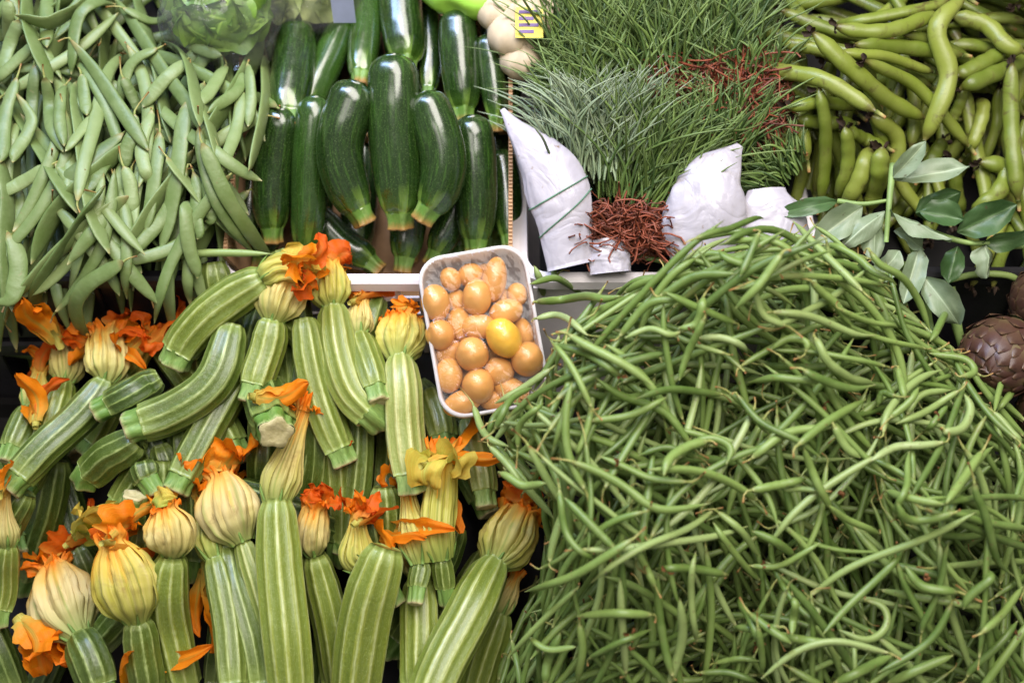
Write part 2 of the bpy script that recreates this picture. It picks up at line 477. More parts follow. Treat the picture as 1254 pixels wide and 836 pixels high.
def mk_blade(name, a, b, tipc):
    k = Mt(name, 0.45, 0.35); tv, rib, ln, rd = k.attr('tc')
    c = k.mix(rd, a, b); c = k.mix(k.ramp(ln, [(0.55, 0.0), (1.0, 0.6)]), c, tipc); k.color(c)
    return k.m


def mk_paper():
    k = Mt('waxed_white_paper', 0.30, 0.6); oc = k.coord(); v = k.voro(oc, 55); n = k.noise(oc, 38, 4, 0.6, 1.2)
    c = k.ramp(n, [(0.3, (0.40, 0.38, 0.43)), (0.7, (0.50, 0.475, 0.525))])
    d = k.noise(oc, 105, 3); c = k.mix(k.ramp(d, [(0.70, 0.0), (0.76, 0.8)]), c, (0.22, 0.13, 0.07))
    k.color(c); cr = k.math('ABSOLUTE', k.math('SUBTRACT', k.noise(oc, 30, 2, .5, .8), .5)); k.bump(k.math('ADD', cr, k.math('MULTIPLY', n, .3)), 0.55, 0.006); k.thin(0.12)
    return k.m


def mk_film(name, tint=(1, 1, 1), rough=0.08, haze=0.06):
    k = Mt(name); oc = k.coord()
    tr = k.node('ShaderNodeBsdfTransparent'); tr.inputs[0].default_value = (*tint, 1)
    gl = k.node('ShaderNodeBsdfGlossy'); gl.inputs['Roughness'].default_value = rough
    df = k.node('ShaderNodeBsdfDiffuse'); df.inputs[0].default_value = (0.85, 0.87, 0.9, 1)
    bp = k.node('ShaderNodeBump'); bp.inputs['Strength'].default_value = 0.5; bp.inputs['Distance'].default_value = 0.003
    k.put(bp.inputs['Height'], k.math('ADD', k.noise(oc, 26, 3, 0.6, 2.0), k.math('MULTIPLY', k.noise(k.mapping(oc, (1, .25, 1)), 90, 2), .35)))
    fr = k.node('ShaderNodeFresnel'); fr.inputs['IOR'].default_value = 1.5
    for s_ in (gl, df, fr): k.t.links.new(bp.outputs[0], s_.inputs['Normal'])
    f2 = k.math('ADD', k.math('MULTIPLY', fr.outputs[0], 0.5), 0.0, clamp=True)
    m1 = k.node('ShaderNodeMixShader'); m1.inputs[0].default_value = haze
    k.t.links.new(tr.outputs[0], m1.inputs[1]); k.t.links.new(df.outputs[0], m1.inputs[2])
    m2 = k.node('ShaderNodeMixShader'); k.put(m2.inputs[0], f2); k.t.links.new(m1.outputs[0], m2.inputs[1]); k.t.links.new(gl.outputs[0], m2.inputs[2])
    k.t.links.new(m2.outputs[0], k.out.inputs[0])
    return k.m


def mk_fruit(name, a, b, c2):
    k = Mt(name, 0.33, 0.45); oc = k.coord(); rd = k.node('ShaderNodeObjectInfo').outputs['Random']
    n = k.noise(oc, 50, 3); c = k.mix(rd, a, b); c = k.mix(k.ramp(n, [(0.4, 0.0), (0.8, 0.6)]), c, c2)
    d = k.noise(oc, 330, 2); c = k.mix(k.ramp(d, [(0.66, 0.0), (0.74, 0.5)]), c, (0.36, 0.15, 0.04))
    k.color(c); k.b.inputs['Subsurface Weight'].default_value = 0.15; k.b.inputs['Subsurface Radius'].default_value = (0.006, 0.003, 0.001)
    k.bump(k.noise(oc, 240, 2), 0.06, 0.0005)
    return k.m


def mk_artichoke():
    k = Mt('artichoke_bract', 0.42, 0.45); tv, tt, ln, rd = k.attr('tc'); oc = k.coord()
    n = k.noise(oc, 60, 3); c = k.ramp(ln, [(0.0, (0.14, 0.11, 0.045)), (0.5, (0.075, 0.034, 0.022)), (0.85, (0.050, 0.020, 0.016)), (1.0, (0.11, 0.06, 0.03))])
    c = k.mix(k.ramp(n, [(0.4, 0.0), (0.7, 0.5)]), c, (0.085, 0.050, 0.024)); k.color(c); k.bump(n, 0.3, 0.001)
    return k.m


M = dict(
    bean=mk_bean(), stalk=mk_stalk(), flat=mk_flat(), broad=mk_broad(), pzuc=mk_pale_zuc(), dzuc=mk_dark_zuc(), stem=mk_stem(), dstem=mk_stem('dark_courgette_stem', (0.30, 0.15, 0.04), .95, .5),
    cut=mk_cut('courgette_cut', (0.34, 0.30, 0.13), (0.52, 0.46, 0.25)), dcut=mk_cut('dry_courgette_cut', (0.20, 0.10, 0.03), (0.46, 0.30, 0.11)),
    bulb=mk_bulb(), petal=mk_petal('orange_petal', (0.66, 0.46, 0.08), (0.88, 0.27, 0.006), (0.42, 0.38, 0.06)),
    petal2=mk_petal('yellow_green_petal', (0.40, 0.46, 0.06), (0.68, 0.56, 0.09), (0.26, 0.34, 0.05)),
    petal3=mk_petal('deep_orange_petal', (0.62, 0.30, 0.04), (0.74, 0.135, 0.006), (0.50, 0.22, 0.03)),
    sepal=simple('sepal_green', (0.14, 0.23, 0.045), .6, .3), leaf=mk_leaf('bean_leaf', (0.20, 0.27, 0.15), (0.30, 0.37, 0.24)),
    dleaf=mk_leaf('dark_bean_leaf', (0.045, 0.105, 0.030), (0.085, 0.16, 0.055)),
    vine=simple('leaf_stalk', (0.20, 0.30, 0.09), .5, .4),
    blade=mk_blade('agretti_blade', (0.030, 0.066, 0.014), (0.145, 0.220, 0.052), (0.23, 0.31, 0.12)),
    blade2=mk_blade('pale_agretti_blade', (0.085, 0.130, 0.060), (0.25, 0.32, 0.18), (0.38, 0.44, 0.32)),
    root=mk_blade('red_root', (0.085, 0.022, 0.014), (0.30, 0.075, 0.035), (0.17, 0.07, 0.04)),
    paper=mk_paper(), film=mk_film('cling_film', (1, 1, 1), 0.06, 0.015), bagfilm=mk_film('bag_film', (0.97, 0.98, 0.98), 0.10, 0.04),
    fruit=mk_fruit('orange_fruit_skin', (0.54, 0.235, 0.042), (0.62, 0.305, 0.070), (0.68, 0.38, 0.12)),
    yfruit=mk_fruit('yellow_fruit_skin', (0.70, 0.37, 0.025), (0.74, 0.42, 0.03), (0.78, 0.48, 0.06)),
    tray=simple('white_tray_plastic', (0.62, 0.60, 0.61), .35, .5, .03),
    black=simple('black_crate_plastic', (0.012, 0.011, 0.014), .38, .5, .35, 30, .15),
    white=simple('white_crate_plastic', (0.66, 0.62, 0.64), .5, .4, .10, 25, .15),
    card=simple('brown_cardboard', (0.40, 0.24, 0.13), .8, .2, .15, 60, .3), redcard=simple('red_printed_card', (0.42, 0.10, 0.05), .7, .3, .2),
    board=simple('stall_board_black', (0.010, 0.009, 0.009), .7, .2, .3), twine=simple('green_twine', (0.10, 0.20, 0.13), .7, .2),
    arti=mk_artichoke(), lettuce=mk_leaf('lettuce_leaf', (0.12, 0.25, 0.03), (0.26, 0.40, 0.07)), cabbage=mk_leaf('pale_cabbage_leaf', (0.42, 0.50, 0.16), (0.58, 0.63, 0.26)),
    gbag=simple('lime_plastic', (0.36, 0.68, 0.08), .3, .5, .1, 20), garlic=simple('garlic_skin', (0.62, 0.50, 0.34), .5, .4, .15, 50),
    print=simple('yellow_print', (0.62, 0.52, 0.05), .4, .4, .1), purp=simple('purple_print', (0.12, 0.06, 0.20), .4, .4, .1),
    blue=simple('pale_blue_label', (0.42, 0.48, 0.70), .4, .4, .1), dry=simple('dried_blossom', (0.17, 0.075, 0.03), .8, .1, .4, 200),
    dtip=simple('dry_pod_tip', (0.035, 0.022, 0.014), .8, .2, .4, 150), ink=simple('dark_ink', (0.03, 0.03, 0.04), .5, .3),
)

# photo survey regions: (x offset, y offset, scale) of the enlargements the outlines were read from
REG = dict(A=(0, 0, 1.991), B=(280, 0, 2.321), C=(600, 0, 2.2), D=(880, 0, 1.989), E=(0, 300, 2.612), F=(300, 300, 2.613), G=(0, 560, 3.029), H=(300, 540, 2.825),
           P=(580, 260, 2.785), Q=(900, 260, 2.785), R=(600, 540, 2.824), T=(920, 540, 2.823), Y=(500, 290, 3.633))


def z2p(r, pts):
    ox, oy, s = REG[r]
    return [(ox + p[0] / s, oy + p[1] / s) + tuple(p[2:]) for p in pts]


def sstep(a, b, x):
    t = np.clip((x - a) / (b - a), 0, 1)
    return t * t * (3 - 2 * t)


# ------------------------------------------------------------------ the setting: boards and crates
def slope_box(fr, x0, x1, u0, u1, n0, n1):
    g = box(x0, x1, u0, u1, n0, n1); g.V = fr.w(g.V); g.sc = g.V.copy()
    return g


kind(obj('stall_board', slope_box(FR, -1.2, 1.2, -0.9, 0.02, -0.20, -0.17), M['board'], smooth=False), 'structure')
kind(obj('stall_shelf', box(-1.2, 1.2, 0.045, 1.1, -0.42, -0.147), M['board'], smooth=False), 'structure')
kind(obj('stall_back', box(-1.2, 1.2, 1.06, 1.1, -0.14, 0.62), M['board'], smooth=False), 'structure')


def bar(P, r, K=8):
    return tube(resample(P, max(2, len(P))) if len(P) > 2 else np.array(P, float), r, K=K)


def crate(name, x0, x1, y0, y1, z0, z1, mat, label, bars=None, ribs=(), window=None, lip=0.006):
    t = thing(name, ((x0 + x1) / 2, (y0 + y1) / 2, z0), label, 'crate'); th = 0.004; g = 0.0006
    obj('base', box(x0 + .001, x1 - .001, y0 + .001, y1 - .001, z0, z0 + .005), mat, t, smooth=False)
    obj('back_wall', box(x0 + th + g, x1 - th - g, y1 - th, y1, z0 + .006, z1 - .012), mat, t, smooth=False)
    for xa in (x0, x1 - th):
        obj('side_wall', box(xa, xa + th, y0 + th + g, y1, z0 + .006, z1 - .012), mat, t, smooth=False)
    if bars:
        step = bars; xs = np.arange(x0 + .006, x1, step)
        for x in xs: obj('bar', box(x - .0022, x + .0022, y0, y0 + th, z0 + .006, z1 - .012), mat, t, smooth=False)
        for zz in np.arange(z0 + .02, z1 - .02, step):
            obj('bar', box(x0, x1, y0 + .0007, y0 + th - .0007, zz - .002, zz + .002), mat, t, smooth=False)
    elif window:
        wz0, wz1 = window
        obj('front_wall', box(x0, x1, y0, y0 + th, z0 + .006, wz0), mat, t, smooth=False)
        obj('front_wall', box(x0, x1, y0, y0 + th, wz1, z1 - .012), mat, t, smooth=False)
        for x in ribs: obj('post', box(x - .006, x + .006, y0 + .0005, y0 + th, wz0 + .0003, wz1 - .0003), mat, t, smooth=False)
    else:
        obj('front_wall', box(x0, x1, y0, y0 + th, z0 + .006, z1 - .012), mat, t, smooth=False)
        for x in ribs: obj('rib', box(x - .0018, x + .0018, y0 - .004, y0 - .0004, z0 + .006, z1 - .012), mat, t, smooth=False)
    # rounded rim running round the top
    rc = 0.022; pts = []
    for cx, cy, a0 in ((x1 - rc, y0 + rc, -90), (x1 - rc, y1 - rc, 0), (x0 + rc, y1 - rc, 90), (x0 + rc, y0 + rc, 180)):
        for a in np.linspace(a0, a0 + 90, 6):
            pts.append((cx + rc * math.cos(math.radians(a)), cy + rc * math.sin(math.radians(a)), z1 - .006))
    pts = np.array(pts); m = len(pts); V = []; prof = [(-lip, -.006), (-lip, .003), (-lip + .0025, .006), (.003, .006), (.004, .003), (.004, -.006)]
    ctr = np.array([(x0 + x1) / 2, (y0 + y1) / 2, 0])
    for i in range(m):
        tg = pts[(i + 1) % m] - pts[i - 1]; nrm = np.array([tg[1], -tg[0], 0]); nrm /= np.linalg.norm(nrm)
        for a, b in prof: V.append(pts[i] - nrm * a + np.array([0, 0, b]))
    k = len(prof); F = [(i * k + j, ((i + 1) % m) * k + j, ((i + 1) % m) * k + (j + 1) % k, i * k + (j + 1) % k) for i in range(m) for j in range(k)]
    obj('rim', Geo(np.array(V), F), mat, t, smooth=False)
    return t


crate('plastic_crate', -0.62, -0.262, 0.05, 0.42, -0.055, 0.030, M['black'], 'black plastic crate heaped with flat beans, rounded shiny rim', ribs=(-.53, -.44, -.355, -.295))
crate('plastic_crate', -0.62, -0.262, 0.052, 0.42, -0.147, -0.058, M['black'], 'black plastic crate underneath the crate of flat beans, slotted front', window=(-.118, -.082), ribs=(-.56, -.475, -.405, -.33))
crate('plastic_crate', -0.248, 0.003, 0.05, 0.42, -0.147, 0.026, M['white'], 'white lattice plastic crate holding the dark green courgettes', bars=0.0205)
crate('plastic_crate', 0.010, 0.262, 0.052, 0.42, -0.147, 0.026, M['white'], 'white crate holding the agretti bunches and paper parcels', ribs=(.02, .10, .18))
crate('plastic_crate', 0.268, 0.62, 0.06, 0.42, -0.147, 0.024, M['black'], 'black crate holding the broad bean pods above the artichokes', ribs=(.35, .44, .53))
crate('plastic_crate', 0.33, 0.66, -0.19, 0.045, -0.185, -0.095, M['black'], 'black crate holding the purple artichokes', ribs=(.4, .5, .6))

# cardboard liner of the courgette crate
cb = thing('cardboard_liner', (-.12, .2, -.14), 'brown corrugated cardboard liner standing round the dark courgettes', 'cardboard')
for xa, nm in ((-.243, 'side_flap'), (-.003, 'side_flap')):
    V = BK.w([(xa, .012, -.10), (xa, .33, -.10), (xa, .33, -.03), (xa, .10, -.012), (xa, .012, .010)]); V2 = V + np.array([.0035, 0, 0]); V3 = V - np.array([0, 0, 0])
    n = len(V); F = [tuple(range(n))[::-1], tuple(range(n, 2 * n))] + [(i, (i + 1) % n, n + (i + 1) % n, n + i) for i in range(n)]
    fl = obj(nm, Geo(np.vstack([V3, V2]), F), M['card'], cb, smooth=False)
    wav = []
    for (p, q) in ((V[2], V[3]), (V[3], V[4])):
        L = np.linalg.norm(q - p); k = int(L / .0035)
        for j in range(k):
            c = p + (q - p) * (j + .5) / k + np.array([.00175, 0, 0]) + BK.N * .0004
            wav.append(box(c[0] - .0014, c[0] + .0014, c[1] - .0008, c[1] + .0008, c[2] - .0008, c[2] + .0010))
    kind(obj('corrugation', join(wav), M['card'], fl, smooth=False), 'stuff')
obj('floor_panel', slope_box(BK, -.239, -.004, -.0, .36, -.106, -.102), M['card'], cb, smooth=False)

# sloping fill boards that carry the heaps
def base_front(X, U):
    z = -0.088 - 0.09 * sstep(-.35, -.45, X) - 0.02 * sstep(-.1, -.3, U)
    mound = -0.160 + 0.030 * sstep(0.0, .14, X) * sstep(-.40, -.05, U)
    w = sstep(-.045, .02, X)
    b = z * (1 - w) + mound * w
    s = (X - .345) * .685 + (U - .03) * .73
    b = b - 0.11 * sstep(-.04, .06, s) * w
    b = np.where(U > .054, np.maximum(b, -0.004), b)
    return b


def base_back(X, U):
    flat = -0.082 + 0.012 * sstep(0, .12, U)
    zuc = np.full(X.shape, -0.102)
    agr = np.full(X.shape, -0.060)
    brd = -0.088 + 0.0 * X
    b = np.where(X < -.25, flat, np.where(X < .002, zuc, np.where(X < .245, agr, brd)))
    return np.where(U < 0.0, np.where(X < -.25, -0.012 + U * 1.7, -0.02 + U * 1.2), b)


HF = Heap(FR, -.62, .62, -.42, .16, base_front)
HB = Heap(BK, -.66, .66, -.08, .42, base_back)


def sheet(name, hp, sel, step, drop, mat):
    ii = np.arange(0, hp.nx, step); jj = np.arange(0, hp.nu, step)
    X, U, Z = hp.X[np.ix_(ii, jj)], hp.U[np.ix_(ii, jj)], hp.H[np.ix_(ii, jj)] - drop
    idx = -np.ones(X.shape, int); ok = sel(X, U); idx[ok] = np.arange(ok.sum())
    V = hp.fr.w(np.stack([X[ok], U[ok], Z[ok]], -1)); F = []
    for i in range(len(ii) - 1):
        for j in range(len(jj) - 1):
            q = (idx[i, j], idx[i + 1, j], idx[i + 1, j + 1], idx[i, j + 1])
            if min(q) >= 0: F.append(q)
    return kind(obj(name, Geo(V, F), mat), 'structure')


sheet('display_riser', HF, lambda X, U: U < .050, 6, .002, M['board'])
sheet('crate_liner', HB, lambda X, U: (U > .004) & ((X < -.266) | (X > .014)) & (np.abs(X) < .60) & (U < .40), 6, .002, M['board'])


def depth_scale(P):
    return float((np.mean(P, axis=0) - CAM) @ FWD) / DIST


def interp_path(P, a, b, m):
    s = np.linspace(0, 1, len(P)); t = np.linspace(a, b, m)
    return np.stack([np.interp(t, s, P[:, k]) for k in range(3)], 1)


def smooth_path(P, n=2):
    P = P.copy()
    for _ in range(n): P[1:-1] = (P[:-2] + 2 * P[1:-1] + P[2:]) / 4
    return P


# ------------------------------------------------------------------ blossoms and courgettes
def petal_geo(p0, T, Rd, length, width, a0, curl, ruf, rand, seed, ns=16, nt=11, twist=0.0, wprof=((0, .55), (.35, 1), (.7, .95), (.9, .6), (1, .15))):
    r = np.random.default_rng(seed); s = np.linspace(0, 1, ns); t = np.linspace(-1, 1, nt)
    Sd = np.cross(T, Rd)
    ang = a0 + curl * s ** 1.3 + .35 * np.sin(s * r.uniform(5, 9) + r.uniform(0, 6)) * s
    dirs = np.outer(np.cos(ang), T) + np.outer(np.sin(ang), Rd) + np.outer(.35 * np.sin(s * 4 + r.uniform(0, 6)), Sd)
    C = p0 + np.cumsum(dirs, 0) * (length / ns)
    nor = np.outer(-np.sin(ang), T) + np.outer(np.cos(ang), Rd)
    wp = np.interp(s, [q[0] for q in wprof], [q[1] for q in wprof]) * width / 2
    tw = twist * s
    lat = Sd[None] * np.cos(tw)[:, None] + nor * np.sin(tw)[:, None]; nor2 = nor * np.cos(tw)[:, None] - Sd[None] * np.sin(tw)[:, None]
    TT, SS = np.meshgrid(t, s)
    cup = -.55 * (TT ** 2) * wp[:, None] * r.uniform(.4, 1.5)
    f = r.uniform(2.5, 4.5); ph = r.uniform(0, 6.28)
    rip = ruf * width * ((TT ** 2) * np.sin(SS * f * 6.28 + ph + 2 * np.sign(TT)) * .5 + .45 * np.sin(TT * r.uniform(4, 7) + SS * 5 + ph) * SS)
    nz = ruf * width * .35 * pn(np.stack([TT * .6, SS * 1.6, np.full_like(TT, seed % 97)], -1), .8, seed)
    edge = 1 + .10 * np.sin(SS * 23 + ph) * np.abs(TT) ** 3
    V = C[:, None] + lat[:, None] * (TT * wp[:, None] * edge)[..., None] + nor2[:, None] * (cup + rip + nz)[..., None]
    tc = np.stack([TT, SS, np.full_like(TT, rand)], -1).reshape(-1, 3)
    sc = np.stack([TT, SS, np.full_like(TT, rand * 7)], -1).reshape(-1, 3)
    return Geo(V.reshape(-1, 3), quads(ns, nt, False), tc, sc)


BULB = dict(
    bulb=([0, .08, .25, .5, .72, .9, 1], [.36, .50, .88, 1.0, .90, .62, .40]),
    long=([0, .1, .28, .5, .75, 1], [.62, .85, 1.0, .74, .48, .36]),
    cup=([0, .08, .25, .5, .8, 1], [.42, .58, .92, 1.0, .90, .76]),
    small=([0, .15, .4, .7, 1], [.55, .85, 1.0, .85, .5]),
    open=([0, .2, .5, .8, 1], [.6, .8, .85, .8, .75]))


def blossom(root, Pf, fw, style, seed, tone, petals, pm='petal', plen=1.0, pw=1.0, curl=1.0, sep=True, ref=None):
    """Pf: centreline from the neck to the mouth of the closed flower, fw: greatest width in metres"""
    r = np.random.default_rng(seed); ref = FR.N if ref is None else ref
    m, K = 30, 70; P = resample(Pf, m) if len(Pf) < 20 else interp_path(Pf, 0, 1, m)
    P = smooth_path(P, 3); px_, py_ = BULB[style]; s = np.linspace(0, 1, m)
    rad = np.interp(s, px_, py_); rad = np.convolve(np.pad(rad, 2, mode='edge'), [.1, .2, .4, .2, .1], 'valid') * fw / 2
    a, b, c = r.uniform(0, 6.28, 3); tw = r.uniform(-1.0, 1.0); nf = r.integers(13, 18)

    def shp(th, s):
        env = np.sin(np.pi * np.clip(s * .95 + .05, 0, 1)) ** .7
        f = .12 * (np.abs(np.cos(2.5 * th + tw * s + a)) - .5) * 2
        g = .085 * np.sin(nf * th + 2.2 * tw * s + b + .9 * np.sin(3 * s + th))
        z = .07 * pn(np.stack(np.broadcast_arrays(np.cos(th), np.sin(th), s * 2.2), -1), .55, seed + 3)
        return 1 + env * (f + g + z) + .18 * sstep(.85, 1, s) * np.sin(5 * th + c)
    g = tube(P, rad, rad * .92, K=K, ref=ref, shape=shp, caps=(True, True), rand=tone, ribs=5)
    th = np.arctan2(g.sc[:, 1], g.sc[:, 0]); g.tc[:, 0] = np.cos(5 * th + 2 * tw * g.sc[:, 2] + 2 * a)
    g.V = g.V + 0.0
    core = tube(P, rad * .90, rad * .84, K=32, ref=ref, caps=(True, True), rand=tone, ribs=5)
    fl = obj('flower', core, M['bulb'], root)
    T, A, B = frames(P, ref); T1, A1, B1 = T[-1], A[-1], B[-1]
    # five petals wrap the bulb, overlap at their edges and end in a crumpled mouth
    ext = 1.0 + .34 * plen if petals else 1.06
    ns, nt = 40, 25; sv_ = np.linspace(0, 1, ns); tv_ = np.linspace(-1, 1, nt); TT, SS = np.meshgrid(tv_, sv_)
    q = sv_ * ext; seg = np.linalg.norm(P[-1] - P[0])
    Cq = np.stack([np.interp(np.clip(q, 0, 1), s, P[:, k]) for k in range(3)], 1) + np.outer(np.maximum(q - 1, 0) * seg, T1)
    Aq = np.stack([np.interp(np.clip(q, 0, 1), s, A[:, k]) for k in range(3)], 1); Bq = np.stack([np.interp(np.clip(q, 0, 1), s, B[:, k]) for k in range(3)], 1)
    rq = np.interp(np.clip(q, 0, 1), s, rad)
    for k in range(5):
        th0 = a + 6.2832 * (k + r.uniform(-.08, .08)) / 5; sk = seed * 13 + k
        half = np.interp(sv_, [0, .1, .5, .8, 1], [.70, .80, .86, .80, .35]) * r.uniform(.9, 1.1)
        th = th0 + TT * half[:, None] + .5 * tw * SS
        fold = .13 * np.sin(TT * 9.5 + r.uniform(0, 6) + 1.5 * SS) * np.sin(np.pi * np.clip(SS * .9 + .08, 0, 1))
        midr = .07 * np.exp(-(TT / .12) ** 2) * (1 - SS)
        lift = .05 * (k % 2) + .13 * np.abs(TT) ** 3 * r.uniform(-.3, 1.2)
        fl_out = sstep(.78, 1.0, SS)
        cr = pn(np.stack([TT * .8, SS * 2.5, np.full_like(TT, k * 3.1)], -1), .9, sk)
        rr = rq[:, None] * (1 + fold + midr + lift + .085 * cr) + fl_out * fw * (r.uniform(-.05, .22) + .13 * cr)
        V = Cq[:, None] + Aq[:, None] * (np.cos(th) * rr)[..., None] + Bq[:, None] * (np.sin(th) * rr * .92)[..., None] + T1 * (fl_out * fw * (.10 * pn(np.stack([TT * 1.5, SS * 3, TT * 0 + k], -1), 1.0, sk + 1) - r.uniform(0, .16) * SS ** 4))[..., None]
        tc = np.stack([1 - 2.2 * np.abs(TT), SS, np.full_like(TT, np.clip(tone + r.uniform(-.12, .12), 0, 1))], -1).reshape(-1, 3)
        sc = np.stack([np.cos(th), np.sin(th), SS], -1).reshape(-1, 3)
        obj('petal', Geo(V.reshape(-1, 3), quads(ns, nt, False), tc, sc), M['bulb'], fl)
    for k in range(max(0, petals - 2)):
        t = 6.28 * (k + r.uniform(-.3, .3)) / max(petals - 2, 1) + a; Rd = A1 * math.cos(t) + B1 * math.sin(t)
        p0 = P[-1] + Rd * rad[-1] * .8
        L = fw * plen * r.uniform(.75, 1.35); wd = fw * pw * r.uniform(.5, .85)
        cu = curl * r.choice([-1, 1, 1]) * r.uniform(1.2, 3.6)
        q_ = petal_geo(p0, T1, Rd, L, wd, r.uniform(-.3, .5), cu, r.uniform(.18, .34), r.random(), seed * 31 + k, twist=r.uniform(-1.2, 1.2))
        obj('petal', q_, M[pm] if r.random() < .75 else M['petal' if pm != 'petal' else 'petal3'], fl)
    if sep:
        T0, A0, B0 = T[1], A[1], B[1]; gs = []
        for k in range(5):
            t = 6.28 * (k + r.uniform(-.2, .2)) / 5; Rd = A0 * math.cos(t) + B0 * math.sin(t)
            p = P[0] + Rd * rad[0] * .95; l = .010 + .006 * r.random()
            C = np.array([p, p + T0 * l * .5 + Rd * l * .28, p + T0 * l + Rd * l * r.uniform(.25, .6)])
            gs.append(tube(resample(C, 6), np.array([.0016, .0015, .0013, .001, .0006, .0002]), K=5, ref=(0.1, 0, 1)))
        obj('calyx', join(gs), M['sepal'], fl)
    return fl


def stamp_path(hp, L, rv, rw, owner=0):
    T = np.gradient(L[:, :2], axis=0); T /= np.linalg.norm(T, axis=1)[:, None] + 1e-9
    Pp = np.stack([-T[:, 1], T[:, 0]], 1); off = SMP[None] * rw[:, None]
    ix, iu = hp.idx(L[:, None, 0] + Pp[:, None, 0] * off, L[:, None, 1] + Pp[:, None, 1] * off)
    tt = L[:, None, 2] + rv[:, None] * np.sqrt(1 - SMP ** 2)[None]
    np.maximum.at(hp.H, (ix.ravel(), iu.ravel()), tt.ravel())


UID = [1000]


def courgette(hp, pts, w, label, tone=.5, style='pale', flower=None, group=None, stem_len=None, flex=.15, n0=0.0, explicit=False, smax=.7, cutm=None, lift=0.0, cap=None):
    """pts: survey points from the cut stem to the far end; flower: dict(pts, w, style, ...)"""
    UID[0] += 1; seed = UID[0]; r = np.random.default_rng(seed); m = 46
    full = list(pts) + (list(flower['pts']) if flower else [])
    if explicit:
        L0 = np.array([np.append(hp.fr.at(p[0], p[1], p[2])[:2], p[2]) for p in full]); L = resample(L0, m)
        d = depth_scale(hp.fr.w(L)); R = w / 2 * PXM * d
    else:
        C = resample([p[:2] for p in full], m); d = depth_scale(hp.fr.w(hp.fr.at(C[:, 0], C[:, 1], 0))); R = w / 2 * PXM * d
    if flower:
        a = np.linalg.norm(np.diff(np.array([p[:2] for p in full]), axis=0), axis=1); nf = a[:len(pts) - 1].sum() / a.sum()
    else: nf = 1.0
    s = np.linspace(0, 1, m)
    sb = np.clip(s / nf, 0, 1)
    if style == 'pale': prof = np.interp(sb, [0, .06, .12, .3, .7, .9, 1], [.72, .80, .93, 1, .98, .86, .62])
    else: prof = np.interp(sb, [0, .08, .14, .3, .7, .9, .97, 1], [.55, .62, .78, .95, 1.0, .92, .66, .3])
    rv = R * prof
    if flower:
        fwm = flower['w'] * PXM * d * .93; bx_, by_ = BULB[flower.get('style', 'bulb')]
        inf = s > nf; rv = rv.copy(); rv[inf] = np.interp((s[inf] - nf) / (1 - nf), bx_, by_) * fwm / 2
    if explicit: stamp_path(hp, L, rv, rv)
    else: L, _ = settle(hp, C, rv * .97, rv * .97, owner=seed, flex=flex, n0=n0, smax=smax, cap=cap)
    L = L + np.array([0, 0, lift])
    P = smooth_path(hp.fr.w(L), 4)
    root = thing('courgette', P[int(m * nf / 2)] - hp.fr.N * R, label, 'courgette', group)
    plen = np.linalg.norm(np.diff(P, axis=0), axis=1).sum()
    sl = (stem_len if stem_len is not None else .016) / plen
    rand = tone
    na = r.integers(4, 6); ph = r.uniform(0, 6.28)
    Pb = smooth_path(interp_path(P, sl, nf, 34), 2); t = np.linspace(0, 1, 34)
    if style == 'pale':
        rp = np.interp(t, [0, .05, .15, .35, .75, .93, 1], [.84, .91, .97, 1, .99, .84, .60]) * R

        def shp(th, s): return 1 + .040 * np.cos(5 * th + ph) + +.045 * np.cos(10 * th + 2 * ph) + .02 * np.sin(7 * s + ph + np.cos(th)) + .085 * np.cos(5 * th + ph) * np.exp(-s / .10)
        ribs = 10
    else:
        rp = np.interp(t, [0, .02, .06, .16, .35, .7, .88, .95, .985, 1], [.50, .61, .74, .90, .98, 1.0, .94, .78, .50, .25]) * R

        def shp(th, s): return 1 + (.012 + .11 * np.exp(-s / .09)) * np.cos(5 * th + ph) + .018 * np.sin(6 * s + ph + np.cos(th)) + .012 * np.cos(3 * th + 4 * s)
        ribs = 5
    K = 60 if style == 'pale' else 50
    g = tube(Pb, rp, rp * .97, K=K, ref=hp.fr.N, shape=shp, rand=rand, ribs=ribs)
    if style == 'pale':
        th = np.arctan2(g.sc[:, 1], g.sc[:, 0]); g.tc[:, 0] = np.cos(10 * th + 2 * ph)
    obj('body', g, M['pzuc' if style == 'pale' else 'dzuc'], root)
    Ps = interp_path(P, 0, sl * 1.15, 10); ts = np.linspace(0, 1, 10)
    f = .84 if style == 'pale' else .60
    rs = np.interp(ts, [0, .12, .5, .85, 1], [.84, .86, .84, .92, .96]) * f * R if style == 'pale' else np.interp(ts, [0, .2, .55, 1], [.80, .76, .80, .93]) * f * R
    gs = tube(Ps, rs, K=40, ref=hp.fr.N, shape=lambda th, s: 1 + (.15 - .03 * s) * np.cos(5 * th + ph) + .035 * np.sin(11 * th + ph) + .03 * np.sin(3 * th + 5 * s + ph), rand=tone if style == 'pale' else tone * .4, ribs=5, caps=(False, False))
    st = obj('stem', gs, M['stem' if style == 'pale' else 'dstem'], root)
    T, A, B = frames(Ps, hp.fr.N); K = 24; th = np.arange(K) * 6.2832 / K; V = []
    for q, dz in ((1.0, 0), (.95, -.0012), (.6, -.0010), (.3, .0004)):
        rr = rs[0] * q * (1 + .13 * np.cos(5 * th + ph)); V.append(Ps[0] + A[0] * (np.cos(th) * rr)[:, None] + B[0] * (np.sin(th) * rr)[:, None] + T[0] * dz)
    V = np.vstack(V + [Ps[0][None]]); F = quads(4, K) + [(3 * K + j, 3 * K + (j + 1) % K, 4 * K) for j in range(K)]
    obj('cut_end', Geo(V, F), M[cutm or ('cut' if style == 'pale' else 'dcut')], st)
